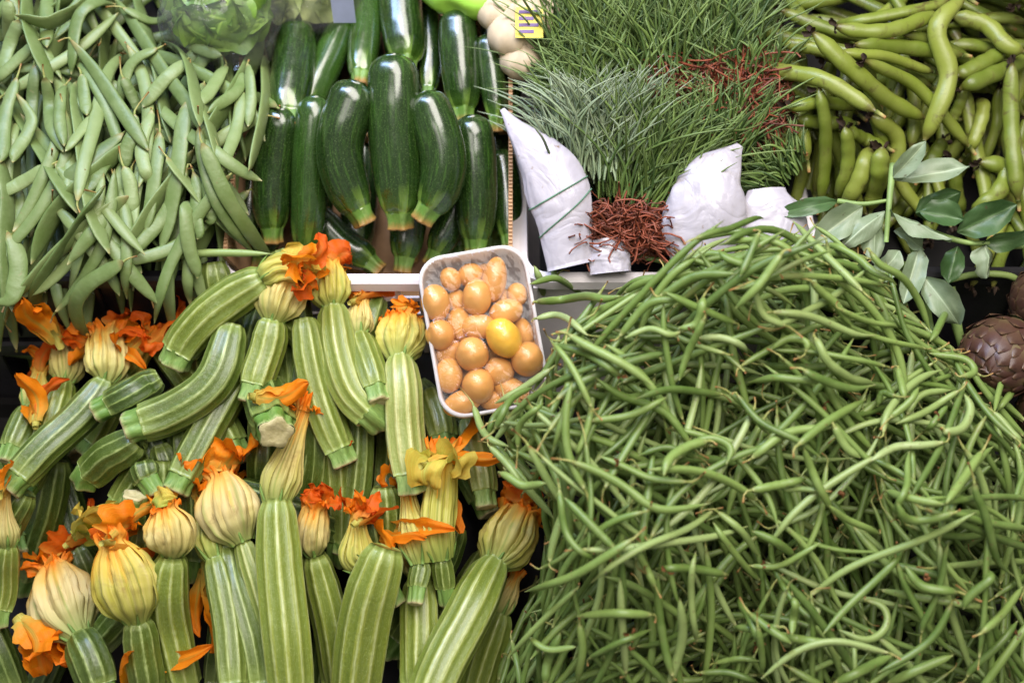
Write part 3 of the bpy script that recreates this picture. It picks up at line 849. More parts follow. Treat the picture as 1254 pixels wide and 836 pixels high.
    if flower:
        Pf = interp_path(P, max(0, nf - .01), 1, 24)
        blossom(root, Pf, fwm, flower.get('style', 'bulb'), seed + 5000, flower.get('tone', .3), flower.get('petals', 5), flower.get('pm', 'petal'),
                flower.get('plen', 1.0), flower.get('pw', 1.0), flower.get('curl', 1.0), ref=hp.fr.N)
    return root


def Fl(r, pts, w, **kw): return dict(pts=z2p(r, pts), w=w, **kw)


for x, y, a in ((330, 250, 8), (385, 240, -5), (440, 250, 4), (500, 240, 0), (555, 250, -6), (605, 240, 3), (340, 90, 5), (395, 80, 2), (450, 90, -4), (510, 80, 6), (570, 90, 0), (615, 80, -3)):
    a = math.radians(a)
    courgette(HB, [(x - 80 * math.sin(a), y + 80), (x, y), (x + 80 * math.sin(a), y - 85)], 50, 'dark courgette buried beneath the stack, only dark gaps of it showing', rng.uniform(.1, .5), 'dark', group='buried dark courgettes', stem_len=.018, flex=0, n0=-.05, smax=.2)
# dark courgettes in the rear crate (front, low ones first; the three heaped on top last)
GD = 'dark courgettes stacked in the lattice crate'
for pts, w, tone, lab, kw in [
    ([(430, 770), (380, 730), (320, 690), (230, 600)], 44, .55, 'dark courgette at the bottom of the stack, dry stem pointing sideways over the rim', {}),
    ([(495, 772), (505, 700), (512, 600), (515, 480)], 46, .75, 'dark courgette at the bottom of the stack with stem straight over the white crate rim', {}),
    ([(572, 752), (605, 690), (640, 600), (660, 480)], 42, .35, 'dark courgette low in the stack with stem touching the fruit punnet', {}),
    ([(60, 690), (62, 600), (66, 500), (80, 400)], 34, .3, 'dark courgette almost hidden behind the hanging flat beans', {}),
    ([(205, 345), (240, 260), (290, 160), (330, 62)], 40, .95, 'lighter green leaning courgette of the back row with pale brown stem', {}),
    ([(170, 362), (172, 280), (185, 180), (195, 72)], 52, .25, 'short dark courgette at the flat bean end of the back row', {}),
    ([(372, 240), (380, 150), (392, 50), (396, -70)], 40, .9, 'bright green curved courgette standing in the back row', {}),
    ([(565, 290), (572, 180), (572, 80), (568, -40)], 30, .15, 'narrow dark courgette in the back row with a silvery sheen', {}),
    ([(500, 210), (498, 110), (490, 10), (486, -90)], 54, .3, 'broad dark courgette in the back row behind the tallest front one', {}),
    ([(760, 372), (755, 280), (745, 190), (730, 100)], 32, .4, 'slim dark courgette of the back row beside the agretti', {}),
    ([(668, 350), (662, 250), (655, 140), (648, 32)], 47, .35, 'tall dark courgette with rounded tip in the back row near the agretti', {}),
    ([(138, 705), (138, 600), (155, 480), (185, 365)], 50, .3, 'dark courgette of the front row beside the hanging flat beans', {}),
    ([(190, 700), (215, 600), (245, 450), (275, 330)], 46, .75, 'green courgette of the front row with a wide ribbed stem pointing down', {}),
    ([(800, 722), (795, 600), (785, 480), (768, 385)], 38, .35, 'dark courgette of the front row against the cardboard liner', {}),
    ([(702, 722), (705, 600), (700, 460), (693, 330)], 52, .25, 'straight dark courgette of the front row beside the one against the cardboard', {}),
    ([(392, 638), (335, 520), (320, 400), (372, 240)], 56, .3, 'bowed dark courgette heaped on top, curving toward the flat beans', dict(lift=.004)),
    ([(550, 632), (600, 540), (608, 430), (555, 268)], 54, .45, 'bowed dark courgette heaped on top, bulging toward the agretti', dict(lift=.004)),
    ([(488, 648), (480, 500), (470, 340), (468, 158)], 62, .55, 'largest dark courgette on top of the stack, standing in the middle', dict(lift=.002)),
]:
    courgette(HB, z2p('B', pts), w * 1.05, lab, tone, 'dark', group=GD, stem_len=.012, flex=.05, n0=-.03, smax=.4, cap=(.006 if 'heaped on top' in lab or 'on top of' in lab else -.022), **kw)

# ------------------------------------------------------------------ striped courgettes with blossoms, front tier
GZ = 'striped courgettes with blossoms on the front tier'
POLY_Z = [(30, 470), (150, 420), (330, 370), (500, 400), (550, 520), (590, 640), (590, 860), (-30, 860), (-30, 620)]


def inpoly(x, y, poly):
    c = False; j = len(poly) - 1
    for i in range(len(poly)):
        xi, yi = poly[i]; xj, yj = poly[j]
        if (yi > y) != (yj > y) and x < (xj - xi) * (y - yi) / (yj - yi) + xi: c = not c
        j = i
    return c


n = 0
while n < 56:
    x, y = rng.uniform(-30, 640), rng.uniform(360, 870)
    if not inpoly(x, y, POLY_Z): continue
    a = math.radians(rng.normal(80, 22)); l = rng.uniform(75, 100)
    courgette(HF, [(x - math.cos(a) * l, y + math.sin(a) * l), (x + 6, y), (x + math.cos(a) * l, y - math.sin(a) * l)], rng.uniform(38, 48),
              'striped courgette buried under the blossoming courgettes, only a glimpse showing', rng.uniform(.05, .45), 'pale', group='buried courgettes under the blossoms', n0=-.06, smax=.35, cap=-.020)
    n += 1

for spec in [
    # (survey region, body points stem->neck, width px, tone, flower, label)
    ('F', [(770, 836), (750, 700), (715, 560)], 36, .85, None, 'pale striped courgette half buried beside the green beans, below the punnet'),
    ('F', [(640, 660), (620, 560), (590, 470)], 40, .6, None, 'striped courgette standing under the corner of the fruit punnet'),
    ('E', [(20, 690), (60, 600), (95, 520)], 34, .4, Fl('E', [(105, 490), (120, 420)], 34, style='small', tone=.7, petals=6, plen=1.5, curl=.8), 'courgette at the outer edge with a wilted orange blossom against the dark crate'),
    ('E', [(125, 690), (170, 560), (205, 440)], 36, .55, Fl('E', [(215, 380), (215, 310)], 44, style='cup', tone=.45, petals=6, plen=.7), 'upright courgette with cream blossom and orange tip under the black crate'),
    ('E', [(270, 660), (360, 500), (410, 400)], 36, .6, Fl('E', [(430, 350), (470, 300)], 40, style='cup', tone=.75, petals=6, plen=.9, pm='petal3'), 'courgette with yellow green blossom tucked under the thick arched one'),
    ('E', [(120, 800), (210, 660), (300, 540), (350, 440)], 44, .3, Fl('E', [(345, 380), (330, 290)], 52, style='cup', tone=.35, petals=6, plen=.6), 'dark striped courgette lying diagonally with a cream blossom at its upper end'),
    ('E', [(500, 790), (470, 740), (460, 700)], 36, .2, None, 'small courgette end with a round pale cut showing in the dark gap'),
    ('E', [(430, 800), (425, 840), (420, 880)], 40, .15, None, 'dark courgette stub poking up in the shaded gap'),
    ('E', [(560, 785), (610, 690), (690, 540), (780, 380)], 44, .35, None, 'long striped courgette lying below the bent one, cut end downward'),
    ('E', [(225, 745), (320, 690), (450, 620)], 46, .25, None, 'short dark striped courgette with a broad pale green stem, lowest of the heaped ones'),
    ('E', [(295, 530), (390, 490), (520, 430)], 38, .1, None, 'small dark courgette with round cut stem between two larger ones'),
    ('E', [(405, 585), (560, 530), (690, 430), (745, 260)], 50, .35, None, 'bent striped courgette with wide pale stem, lying under the arched one'),
    ('F', [(390, 560), (320, 420), (150, 260), (120, 230)], 36, .4, None, 'striped courgette lying under the cream blossoms near the punnet'),
    ('F', [(15, 500), (40, 420), (70, 330), (90, 240)], 42, .62, Fl('F', [(110, 180), (160, 100)], 62, style='cup', tone=.3, petals=4, plen=.45, pm='petal2'), 'upright striped courgette with a pale cream bell blossom beside the arched one'),
    ('F', [(430, 500), (400, 390), (365, 290)], 36, .6, Fl('F', [(365, 250), (370, 190)], 34, style='small', tone=.3, petals=5, plen=1.3), 'narrow courgette with small cream blossom and curled orange petals by the crate rim'),
    ('F', [(320, 700), (260, 560), (215, 400), (190, 240)], 42, .6, None, 'straight pale striped courgette with an orange petal scrap on its stem'),
    ('F', [(425, 560), (340, 470), (300, 340), (285, 205)], 46, .72, Fl('F', [(275, 150), (265, 85)], 50, style='cup', tone=.8, petals=6, plen=.5, pm='petal3'), 'striped courgette with pale round cut end and yellow green blossom, beside the whitish one'),
    ('F', [(545, 800), (520, 640), (505, 480), (490, 355)], 46, 1.0, Fl('F', [(490, 290), (480, 190)], 60, style='cup', tone=.6, petals=4, plen=.3, pm='petal2'), 'whitish striped courgette with a plump pale yellow blossom next to the punnet'),
    ('E', [(560, 390), (600, 310), (700, 200), (845, 105)], 50, .55, Fl('F', [(110, 70), (165, 75)], 44, style='open', tone=.85, petals=7, plen=1.0, pw=1.1, curl=1.2), 'thick arched courgette on top of the heap, pale cut stem and curled orange petals'),
    # lower half
    ('G', [(20, 620), (25, 480), (30, 320)], 30, .6, Fl('G', [(20, 240), (20, 150)], 34, style='long', tone=.3, petals=6, plen=1.3), 'courgette at the outer edge of the pile with long blossom and orange tip'),
    ('G', [(330, 600), (300, 480), (270, 330)], 40, .35, None, 'dark striped courgette under the flattened yellow blossom'),
    ('G', [(960, 900), (930, 700), (870, 480), (840, 330)], 36, .35, None, 'dark striped courgette beside the drooping orange blossom'),
    ('G', [(870, 900), (850, 620), (800, 370)], 40, .45, Fl('G', [(775, 310), (740, 170)], 42, style='long', tone=.95, petals=4, plen=.9, pm='petal2'), 'striped courgette with narrow green blossom tucked under the big cream one'),
    ('H', [(330, 880), (300, 640), (240, 390)], 44, .62, Fl('H', [(232, 340), (240, 240)], 42, style='cup', tone=.2, petals=8, plen=.9, pm='petal3', curl=.8), 'leaning courgette with a cream blossom topped by a dark orange rosette'),
    ('G', [(1020, 700), (960, 500), (900, 310)], 30, .75, Fl('G', [(860, 230), (820, 80)], 74, style='bulb', tone=.12, petals=7, plen=.7, curl=1.2), 'thin pale courgette with the big round cream blossom crowned in crumpled orange'),
    ('G', [(700, 900), (650, 700), (625, 520), (640, 360)], 48, .62, Fl('G', [(635, 290), (610, 190)], 60, style='bulb', tone=.22, petals=4, plen=.45, pm='petal2'), 'straight courgette with a round pinkish cream blossom, closed at the top'),
    ('G', [(560, 900), (530, 740), (510, 600)], 42, .35, Fl('G', [(480, 500), (420, 320)], 76, style='bulb', tone=.72, petals=5, plen=.6, pw=1.1), 'dark courgette with a large yellow green blossom folded over in orange'),
    ('G', [(420, 900), (350, 760), (285, 665)], 50, .25, Fl('G', [(220, 580), (120, 400)], 84, style='bulb', tone=.02, petals=5, plen=.4, pm='petal3'), 'dark green courgette with the largest pinkish cream blossom and a brown wilted tip'),
    ('H', [(600, 900), (605, 700), (605, 475)], 46, .66, Fl('H', [(605, 420), (590, 320)], 46, style='small', tone=.3, petals=4, plen=.7), 'pale courgette between two thick ones with small blossom under an orange petal'),
    ('H', [(530, 560), (480, 480), (420, 420)], 30, .3, Fl('H', [(390, 400), (390, 260)], 46, style='long', tone=.8, petals=6, plen=.8, pm='petal3'), 'short courgette with a yellow blossom curling into deep orange frills'),
    ('H', [(375, 960), (395, 760), (430, 570), (490, 365)], 62, .68, None, 'thick smooth courgette with blunt top leaning at the front, orange petal over it'),
    ('H', [(165, 960), (145, 700), (120, 420), (110, 205)], 54, .66, Fl('F', [(110, 770), (150, 650), (185, 550)], 48, style='long', tone=.4, petals=6, plen=.8), 'tall straight courgette with a long twisted cream blossom and orange tip'),
    ('H', [(770, 960), (820, 780), (885, 595)], 44, .55, Fl('H', [(900, 550), (930, 480)], 28, style='small', tone=.3, petals=4, plen=1.0, pm='petal3'), 'courgette with a shrivelled brownish blossom against the green beans'),
    ('H', [(590, 560), (600, 480), (610, 420)], 26, .4, Fl('H', [(580, 290), (560, 150)], 44, style='long', tone=.7, petals=7, plen=1.1, pw=1.1, curl=1.3), 'courgette with cream blossom and tall curl of orange petals in the blossom cluster'),
    ('H', [(700, 560), (690, 480), (680, 400)], 26, .4, Fl('H', [(665, 300), (680, 110)], 46, style='open', tone=1.0, petals=8, plen=1.35, pw=1.35, curl=1.35, pm='petal2'), 'courgette with a wide open blossom, petals curling down beside the beans'),
    ('H', [(610, 960), (690, 760), (780, 590), (865, 420)], 56, .62, Fl('H', [(890, 380), (950, 260)], 70, style='cup', tone=.6, petals=7, plen=.6), 'big slanting courgette with plump yellow blossom and orange rim beside the green beans'),
]:
    rg, pts, w, tone, fl, lab = spec
    courgette(HF, z2p(rg, pts), w, lab, tone, 'pale', flower=fl, group=GZ, n0=-.02, smax=.40, stem_len=.013, cap=(.022 if 'arched' in lab or 'tall straight' in lab or 'big slanting' in lab else .008))

# courgette whose cut stem points out of the pile
courgette(HF, [(338, 530, .055), (330, 505, .028), (318, 470, -.004)], 56, 'dark courgette end pointing out of the pile, cream cut face framed by orange petals', .12, 'pale', group=GZ, explicit=True, stem_len=.014)

# ------------------------------------------------------------------ loose blossoms and petals lying on things
def loose_petals(hp, pts, w, n, label, pm='petal', nlev=.01, curl=1.0, seed=1, name='wilted_blossom', cat='blossom', plen=1.0, up=.5):
    """a wilted blossom: crumpled petals fanning out of a short throat; pts: throat -> mouth survey points"""
    r = np.random.default_rng(seed); A = hp.fr.at(*pts[0], 0); B_ = hp.fr.at(*pts[1], 0)
    h = [hp.H[hp.idx(np.array([q[0]]), np.array([q[1]]))][0] for q in (A, B_)]
    a = hp.fr.w([A[0], A[1], max(h[0], -.05) + nlev]); b = hp.fr.w([B_[0], B_[1], max(h[1], -.05) + nlev + .004])
    root = thing(name, a, label, cat); T = (b - a); L = np.linalg.norm(T); T = T / L; wm = w * PXM
    S_ = np.cross(T, hp.fr.N); S_ /= np.linalg.norm(S_); N2 = np.cross(S_, T)
    g = tube(np.array([a - T * .002, a + T * L * .25]), np.array([wm * .10, wm * .16]), K=12, ref=hp.fr.N, rand=.8); g.tc[:, 1] = .4
    obj('throat', g, M['bulb'], root)
    for k in range(n):
        t = 6.28 * (k + r.uniform(-.2, .2)) / n; Rd = S_ * math.cos(t) + N2 * math.sin(t)
        obj('petal', petal_geo(a + Rd * wm * .10, T, Rd, L * plen * r.uniform(.8, 1.2), wm * r.uniform(.45, .75), r.uniform(-.1, up), curl * r.uniform(-1.4, 1.8), r.uniform(.12, .24), r.random(), seed * 77 + k, twist=r.uniform(-.8, .8)), M[pm if r.random() < .8 else 'petal3'], root)
    return root


loose_petals(HF, z2p('E', [(150, 300), (110, 105)]), 46, 4, 'orange wilted blossom curling up against the black crate rim', seed=3, nlev=.02, curl=1.3)
loose_petals(HF, z2p('E', [(250, 290), (160, 290)]), 40, 4, 'orange petals lying over the cream blossoms under the black crate', seed=4, nlev=.012)
loose_petals(HF, z2p('G', [(10, 600), (150, 760)]), 74, 5, 'big spread yellow orange blossom below the outermost courgette', seed=5, nlev=.018, curl=.6, plen=1.15)
loose_petals(HF, z2p('G', [(220, 290), (430, 150)]), 66, 4, 'flattened yellow green blossom with an orange lower edge', pm='petal2', seed=6, nlev=.012, curl=.5, up=.3)
loose_petals(HF, z2p('G', [(735, 390), (745, 720)]), 38, 4, 'drooping bright orange blossom hanging between two courgettes', seed=7, nlev=.012, curl=.5, plen=.9)
loose_petals(HF, z2p('G', [(500, 840), (480, 720)]), 40, 3, 'small orange petal on the dark courgette below the yellow green blossom', seed=8, nlev=.01)
loose_petals(HF, z2p('H', [(430, 265), (620, 390)]), 44, 3, 'smooth orange petal draped over the thick blunt courgette', seed=9, nlev=.012, curl=.3, up=.2)
loose_petals(HF, z2p('F', [(60, 515), (190, 520)]), 40, 4, 'orange petals laid above the courgette end that points out of the pile', seed=10, nlev=.016, curl=.8)
loose_petals(HF, z2p('E', [(500, 820), (560, 800)]), 22, 3, 'scrap of orange petal beside the shaded courgette stub', seed=12, nlev=.01)
loose_petals(HF, z2p('F', [(300, 700), (345, 640)]), 26, 3, 'orange petal scrap stuck on a courgette stem', seed=13, nlev=.004, curl=.4)

for kk, (p0_, p1_, w_, lab_) in enumerate([
    ((125, 415), (160, 400), 34, 'orange petals above the cream blossoms, against the black crate wall'),
    ((170, 425), (215, 392), 34, 'orange blossom end lying between the cream blossoms and the arched courgette'),
    ((40, 520), (30, 470), 36, 'orange wilted blossom at the outer edge beside the dark crate slots'),
    ((12, 610), (18, 575), 30, 'orange curled blossom above the outermost courgette'),
    ((60, 665), (100, 640), 34, 'orange frill under the flattened yellow green blossom'),
    ((150, 668), (180, 655), 34, 'orange folded petal over the large yellow green blossom'),
    ((255, 600), (285, 572), 36, 'crumpled orange petals behind the big round cream blossom'),
    ((440, 645), (470, 620), 34, 'deep orange frill in the blossom cluster beside the thick blunt courgette'),
    ((520, 575), (575, 560), 40, 'orange curled petals of the blossom cluster next to the green beans'),
    ((430, 372), (455, 345), 30, 'curled orange petals against the white crate rim')]):
    loose_petals(HF, [p0_, p1_], w_, 4, lab_, seed=30 + kk, nlev=.012, pm='petal3' if kk % 3 == 1 else 'petal', curl=1.1, plen=1.25)

# ------------------------------------------------------------------ punnet of orange fruit
TC = np.array([592., 405.]); TR_, TD_ = np.array([67, -11.5]), np.array([17.5, 98])
def tray_w(a, b, h):
    """a right, b down (-1..1), h height over the rim plane"""
    q = FR.at(TC[0], TC[1], 0.034); r = FR.at(*(TC + TR_), 0.034) - q; d = FR.at(*(TC + TD_), 0.034) - q
    q = np.append(q[:2], .034); r = np.append(r[:2], 0.0); d = np.append(d[:2], -.006)
    return FR.w(q + np.multiply.outer(a, r) + np.multiply.outer(b, d) + np.multiply.outer(h, np.array([0, 0, 1.0])))


def rrect(k, rad_a=.46, rad_b=.31):
    out = []
    for cx, cy, a0 in ((1 - rad_a, 1 - rad_b, 0), (-1 + rad_a, 1 - rad_b, 90), (-1 + rad_a, -1 + rad_b, 180), (1 - rad_a, -1 + rad_b, 270)):
        for t in np.linspace(a0, a0 + 90, k): out.append((cx + rad_a * math.cos(math.radians(t)), cy + rad_b * math.sin(math.radians(t))))
    return np.array(out)


OUT = rrect(10); kO = len(OUT)
pun = thing('fruit_punnet', tray_w(0, 0, -.036), 'white plastic punnet full of orange oval fruit, leaning beside the green beans', 'punnet')


def loops(rows):
    V = np.vstack([tray_w(OUT[:, 0] * s, OUT[:, 1] * s2, np.full(kO, h)) for s, s2, h in rows]); F = quads(len(rows), kO)
    return V, F


V, F = loops([(.93, .955, -.004), (.91, .94, -.012), (.83, .89, -.034), (.80, .87, -.036), (.4, .4, -.036)]); V2, F2 = loops([(.4, .4, -.0375), (.81, .88, -.0375), (.85, .905, -.035), (.93, .955, -.012), (.95, .968, -.004)])
nb = len(V); F = F + [tuple(range(4 * kO, 5 * kO))] + [tuple(i + nb for i in f) for f in F2] + [tuple(range(nb, nb + kO))[::-1]]
obj('basin', Geo(np.vstack([V, V2]), F), M['tray'], pun)
V, F = loops([(.93, .955, -.0042), (.93, .955, .0005), (.945, .963, .002), (.99, .992, .002), (1.0, 1.0, .0005), (1.0, 1.0, -.004), (.985, .99, -.0045), (.93, .955, -.0042)])
obj('rim', Geo(V, F), M['tray'], pun)
FRU = [(185, 172, 45, 52, 20, 0), (275, 150, 58, 50, 0, -1), (383, 182, 52, 95, -18, 1), (485, 240, 44, 48, 0, 0), (120, 288, 62, 76, 0, 1), (212, 262, 46, 52, 0, -2),
       (305, 265, 62, 76, -10, 1), (435, 325, 72, 52, 5, 1), (228, 375, 60, 70, 10, -1), (312, 392, 78, 52, -8, 1), (512, 405, 42, 62, 10, -1), (140, 430, 62, 62, 0, 1),
       (425, 450, 70, 86, 25, 2), (180, 495, 72, 58, 0, -2), (285, 518, 70, 70, 0, 1), (530, 540, 70, 70, 0, 1), (402, 588, 66, 60, 0, 0), (180, 605, 60, 72, -8, 0),
       (310, 657, 68, 72, -10, 1), (458, 668, 78, 50, -30, 0), (242, 727, 86, 50, 12, 1), (380, 735, 60, 45, 0, -1), (470, 520, 50, 45, 0, -2), (255, 450, 45, 45, 0, -3),
       (360, 500, 50, 45, 0, -3), (340, 130, 45, 40, 0, -3), (100, 360, 45, 40, 0, -3), (450, 400, 50, 45, 0, -3), (110, 530, 40, 45, 0, -3), (560, 470, 40, 45, 0, -3), (250, 320, 50, 45, 0, -3), (420, 250, 45, 45, 0, -3), (240, 600, 45, 45, 0, -3)]
fr_tops = []; Binv = np.linalg.inv(np.column_stack([TR_, TD_]))
ex = tray_w(1, 0, 0) - tray_w(0, 0, 0); ey = tray_w(0, -1, 0) - tray_w(0, 0, 0); exu = ex / np.linalg.norm(ex); nz_ = np.cross(exu, ey); nz_ /= np.linalg.norm(nz_); eyu = np.cross(nz_, exu)
for i, (zx, zy, ra, rb, an, lev) in enumerate(FRU):
    px, py = 500 + zx / 3.633, 290 + zy / 3.633
    ab = Binv @ (np.array([px, py]) - TC); ab = np.clip(ab, -.80, .80) if abs(ab[0]) > .80 or abs(ab[1]) > .84 else ab
    A_, B_ = ra / 3.633 * PXM * 1.04, rb / 3.633 * PXM * 1.08; r0 = min(A_, B_)
    h = -.0335 + r0 + (.004 if lev <= -3 else .013 + .0040 * lev)
    c = tray_w(ab[0], ab[1], h)
    an = math.radians(an + 0); e1 = exu * math.cos(an) + eyu * math.sin(an); e2 = np.cross(nz_, e1)
    g = ellipsoid(c, (A_, B_, r0 * .98), np.column_stack([e1, e2, nz_]), K=24, M=16, seed=i, bump=.02)
    y = (i == 12)
    tag(obj('fruit', g, M['yfruit' if y else 'fruit']), 'brightest glossy yellow oval fruit lying on top in the white punnet' if y else 'orange oval fruit under clear film in the white punnet', 'fruit', None if y else 'fruit in the punnet')
    fr_tops.append((ab[0], ab[1], A_ / np.linalg.norm(ex), B_ / np.linalg.norm(ey), h + r0))
# film stretched over the fruit
na, nb_ = 60, 80; AA, BB = np.meshgrid(np.linspace(-1, 1, na), np.linspace(-1, 1, nb_), indexing='ij')
edge = np.maximum(np.abs(AA), np.abs(BB)); thf = np.arctan2(BB, AA); OD = np.vstack([OUT[i] + (OUT[(i + 1) % kO] - OUT[i]) * np.linspace(0, 1, 12, endpoint=False)[:, None] for i in range(kO)])
oth = np.arctan2(OD[:, 1], OD[:, 0]); oo = np.argsort(oth)
ro = np.interp(thf, oth[oo], np.linalg.norm(OD[oo], axis=1), period=2 * np.pi); rsq = np.hypot(AA, BB) / np.maximum(edge, 1e-6)
sa = AA * ((1 - edge ** 3) + edge ** 3 * ro / np.maximum(rsq, 1e-6)); sb_ = BB * ((1 - edge ** 3) + edge ** 3 * ro / np.maximum(rsq, 1e-6))
Hf = np.full(AA.shape, .004)
for (a, b, ra, rb, tp) in fr_tops:
    q = ((sa - a) / ra) ** 2 + ((sb_ - b) / rb) ** 2
    Hf = np.maximum(Hf, np.where(q < 1, tp + .0018 - .008 * q, .004))
for _ in range(10):
    sm = Hf.copy(); sm[1:-1, 1:-1] = (Hf[:-2, 1:-1] + Hf[2:, 1:-1] + Hf[1:-1, :-2] + Hf[1:-1, 2:]) / 4; Hf = np.maximum(Hf, sm)
Hf = Hf + (.0024 - Hf) * sstep(.90, 1.0, edge)
Hf += .0007 * pn(np.stack([sa * 3, sb_ * 4], -1), 1.1, 5) * (1 - sstep(.8, 1, edge))
V = tray_w(sa.ravel() * .998, sb_.ravel() * .998, Hf.ravel() + .0006)
tag(obj('film_cover', Geo(V, quads(na, nb_, False)), M['film']), 'clear wrinkled plastic film stretched over the punnet of orange fruit', 'plastic film')
# the punnet as an obstacle for what is piled against it
for a in np.linspace(-1, 1, 70):
    for b in np.linspace(-1, 1, 100):
        q = FR.loc(tray_w(a, b, .006)); i_, j_ = HF.idx(np.array([q[0]]), np.array([q[1]])); HF.H[i_, j_] = np.maximum(HF.H[i_, j_], q[2])

# ------------------------------------------------------------------ green beans
def bean_geo(P, R, seed, rand):
    r = np.random.default_rng(seed); m = 22; P = interp_path(P, 0, 1, m); t = np.linspace(0, 1, m)
    pr = np.interp(t, [0, .02, .06, .16, .5, .78, .88, .945, .975, 1], [.30, .55, .78, .95, 1, .92, .70, .36, .17, .06])
    q = t ** .9; P = interp_path(P, 0, 1, m)
    rad = R * pr * (1 + r.uniform(.01, .05) * np.sin(t * 6.28 * r.uniform(5, 8) + r.uniform(0, 6)))
    return tube(P, rad, rad * r.uniform(.80, 1.0), K=9, ref=FR.N, rand=rand, ribs=2, roll=r.uniform(0, 3))


def stalk_geo(P, R, seed):
    r = np.random.default_rng(seed + 9); T = P[0] - P[2]; T /= np.linalg.norm(T); l = r.uniform(.005, .013)
    k = r.normal(size=3) * .45; C = np.array([P[0] - T * .0012, P[0] + T * l * .3, P[0] + (T + k * .5) * l * .65, P[0] + (T + k) * l])
    return tube(C, np.array([R * .36, R * .30, R * .17, R * .26]), K=6, ref=(.3, .2, 1))


POLY_B = [(585, 520), (640, 482), (672, 450), (676, 412), (720, 384), (790, 345), (865, 298), (985, 288), (1060, 330), (1130, 395), (1180, 442), (1225, 490), (1330, 540), (1330, 930), (575, 930), (620, 790), (655, 715), (668, 640), (610, 570)]
beans = []


def add_bean(C, w, rand, px=True, flex=.22, n0=-.01):
    m = len(C); i = len(beans); d = 1.0; R = w / 2 * PXM
    rv = np.full(m, R); rv[0] *= .5; rv[-1] *= .3
    L, nm = settle(HF, C, rv, rv, owner=i, flex=flex, px=px, n0=n0, smax=.55)
    beans.append((smooth_path(FR.w(L), 4), R, rand))


def rand_bean(x, y, a, l, cv, s2):
    t = np.linspace(-.5, .5, 18); ang = a + cv * t + s2 * t * t * np.sign(t) + .05 * np.sin(t * 9 + x)
    d = np.stack([np.cos(ang), np.sin(ang)], 1); C = np.cumsum(d, 0) * l / 18
    return C - C.mean(0) + np.array([x, y])


def pick_spot():
    best = None
    for _ in range(5):
        while True:
            x, y = rng.uniform(590, 1290), rng.uniform(285, 880)
            if inpoly(x, y, POLY_B): break
        q = FR.at(x, y, 0); i_, j_ = HF.idx(np.array([q[0]]), np.array([q[1]])); h = HF.H[i_, j_][0] - base_front(np.array([q[0]]), np.array([q[1]]))[0]
        if best is None or h < best[0]: best = (h, x, y)
    return best[1:]


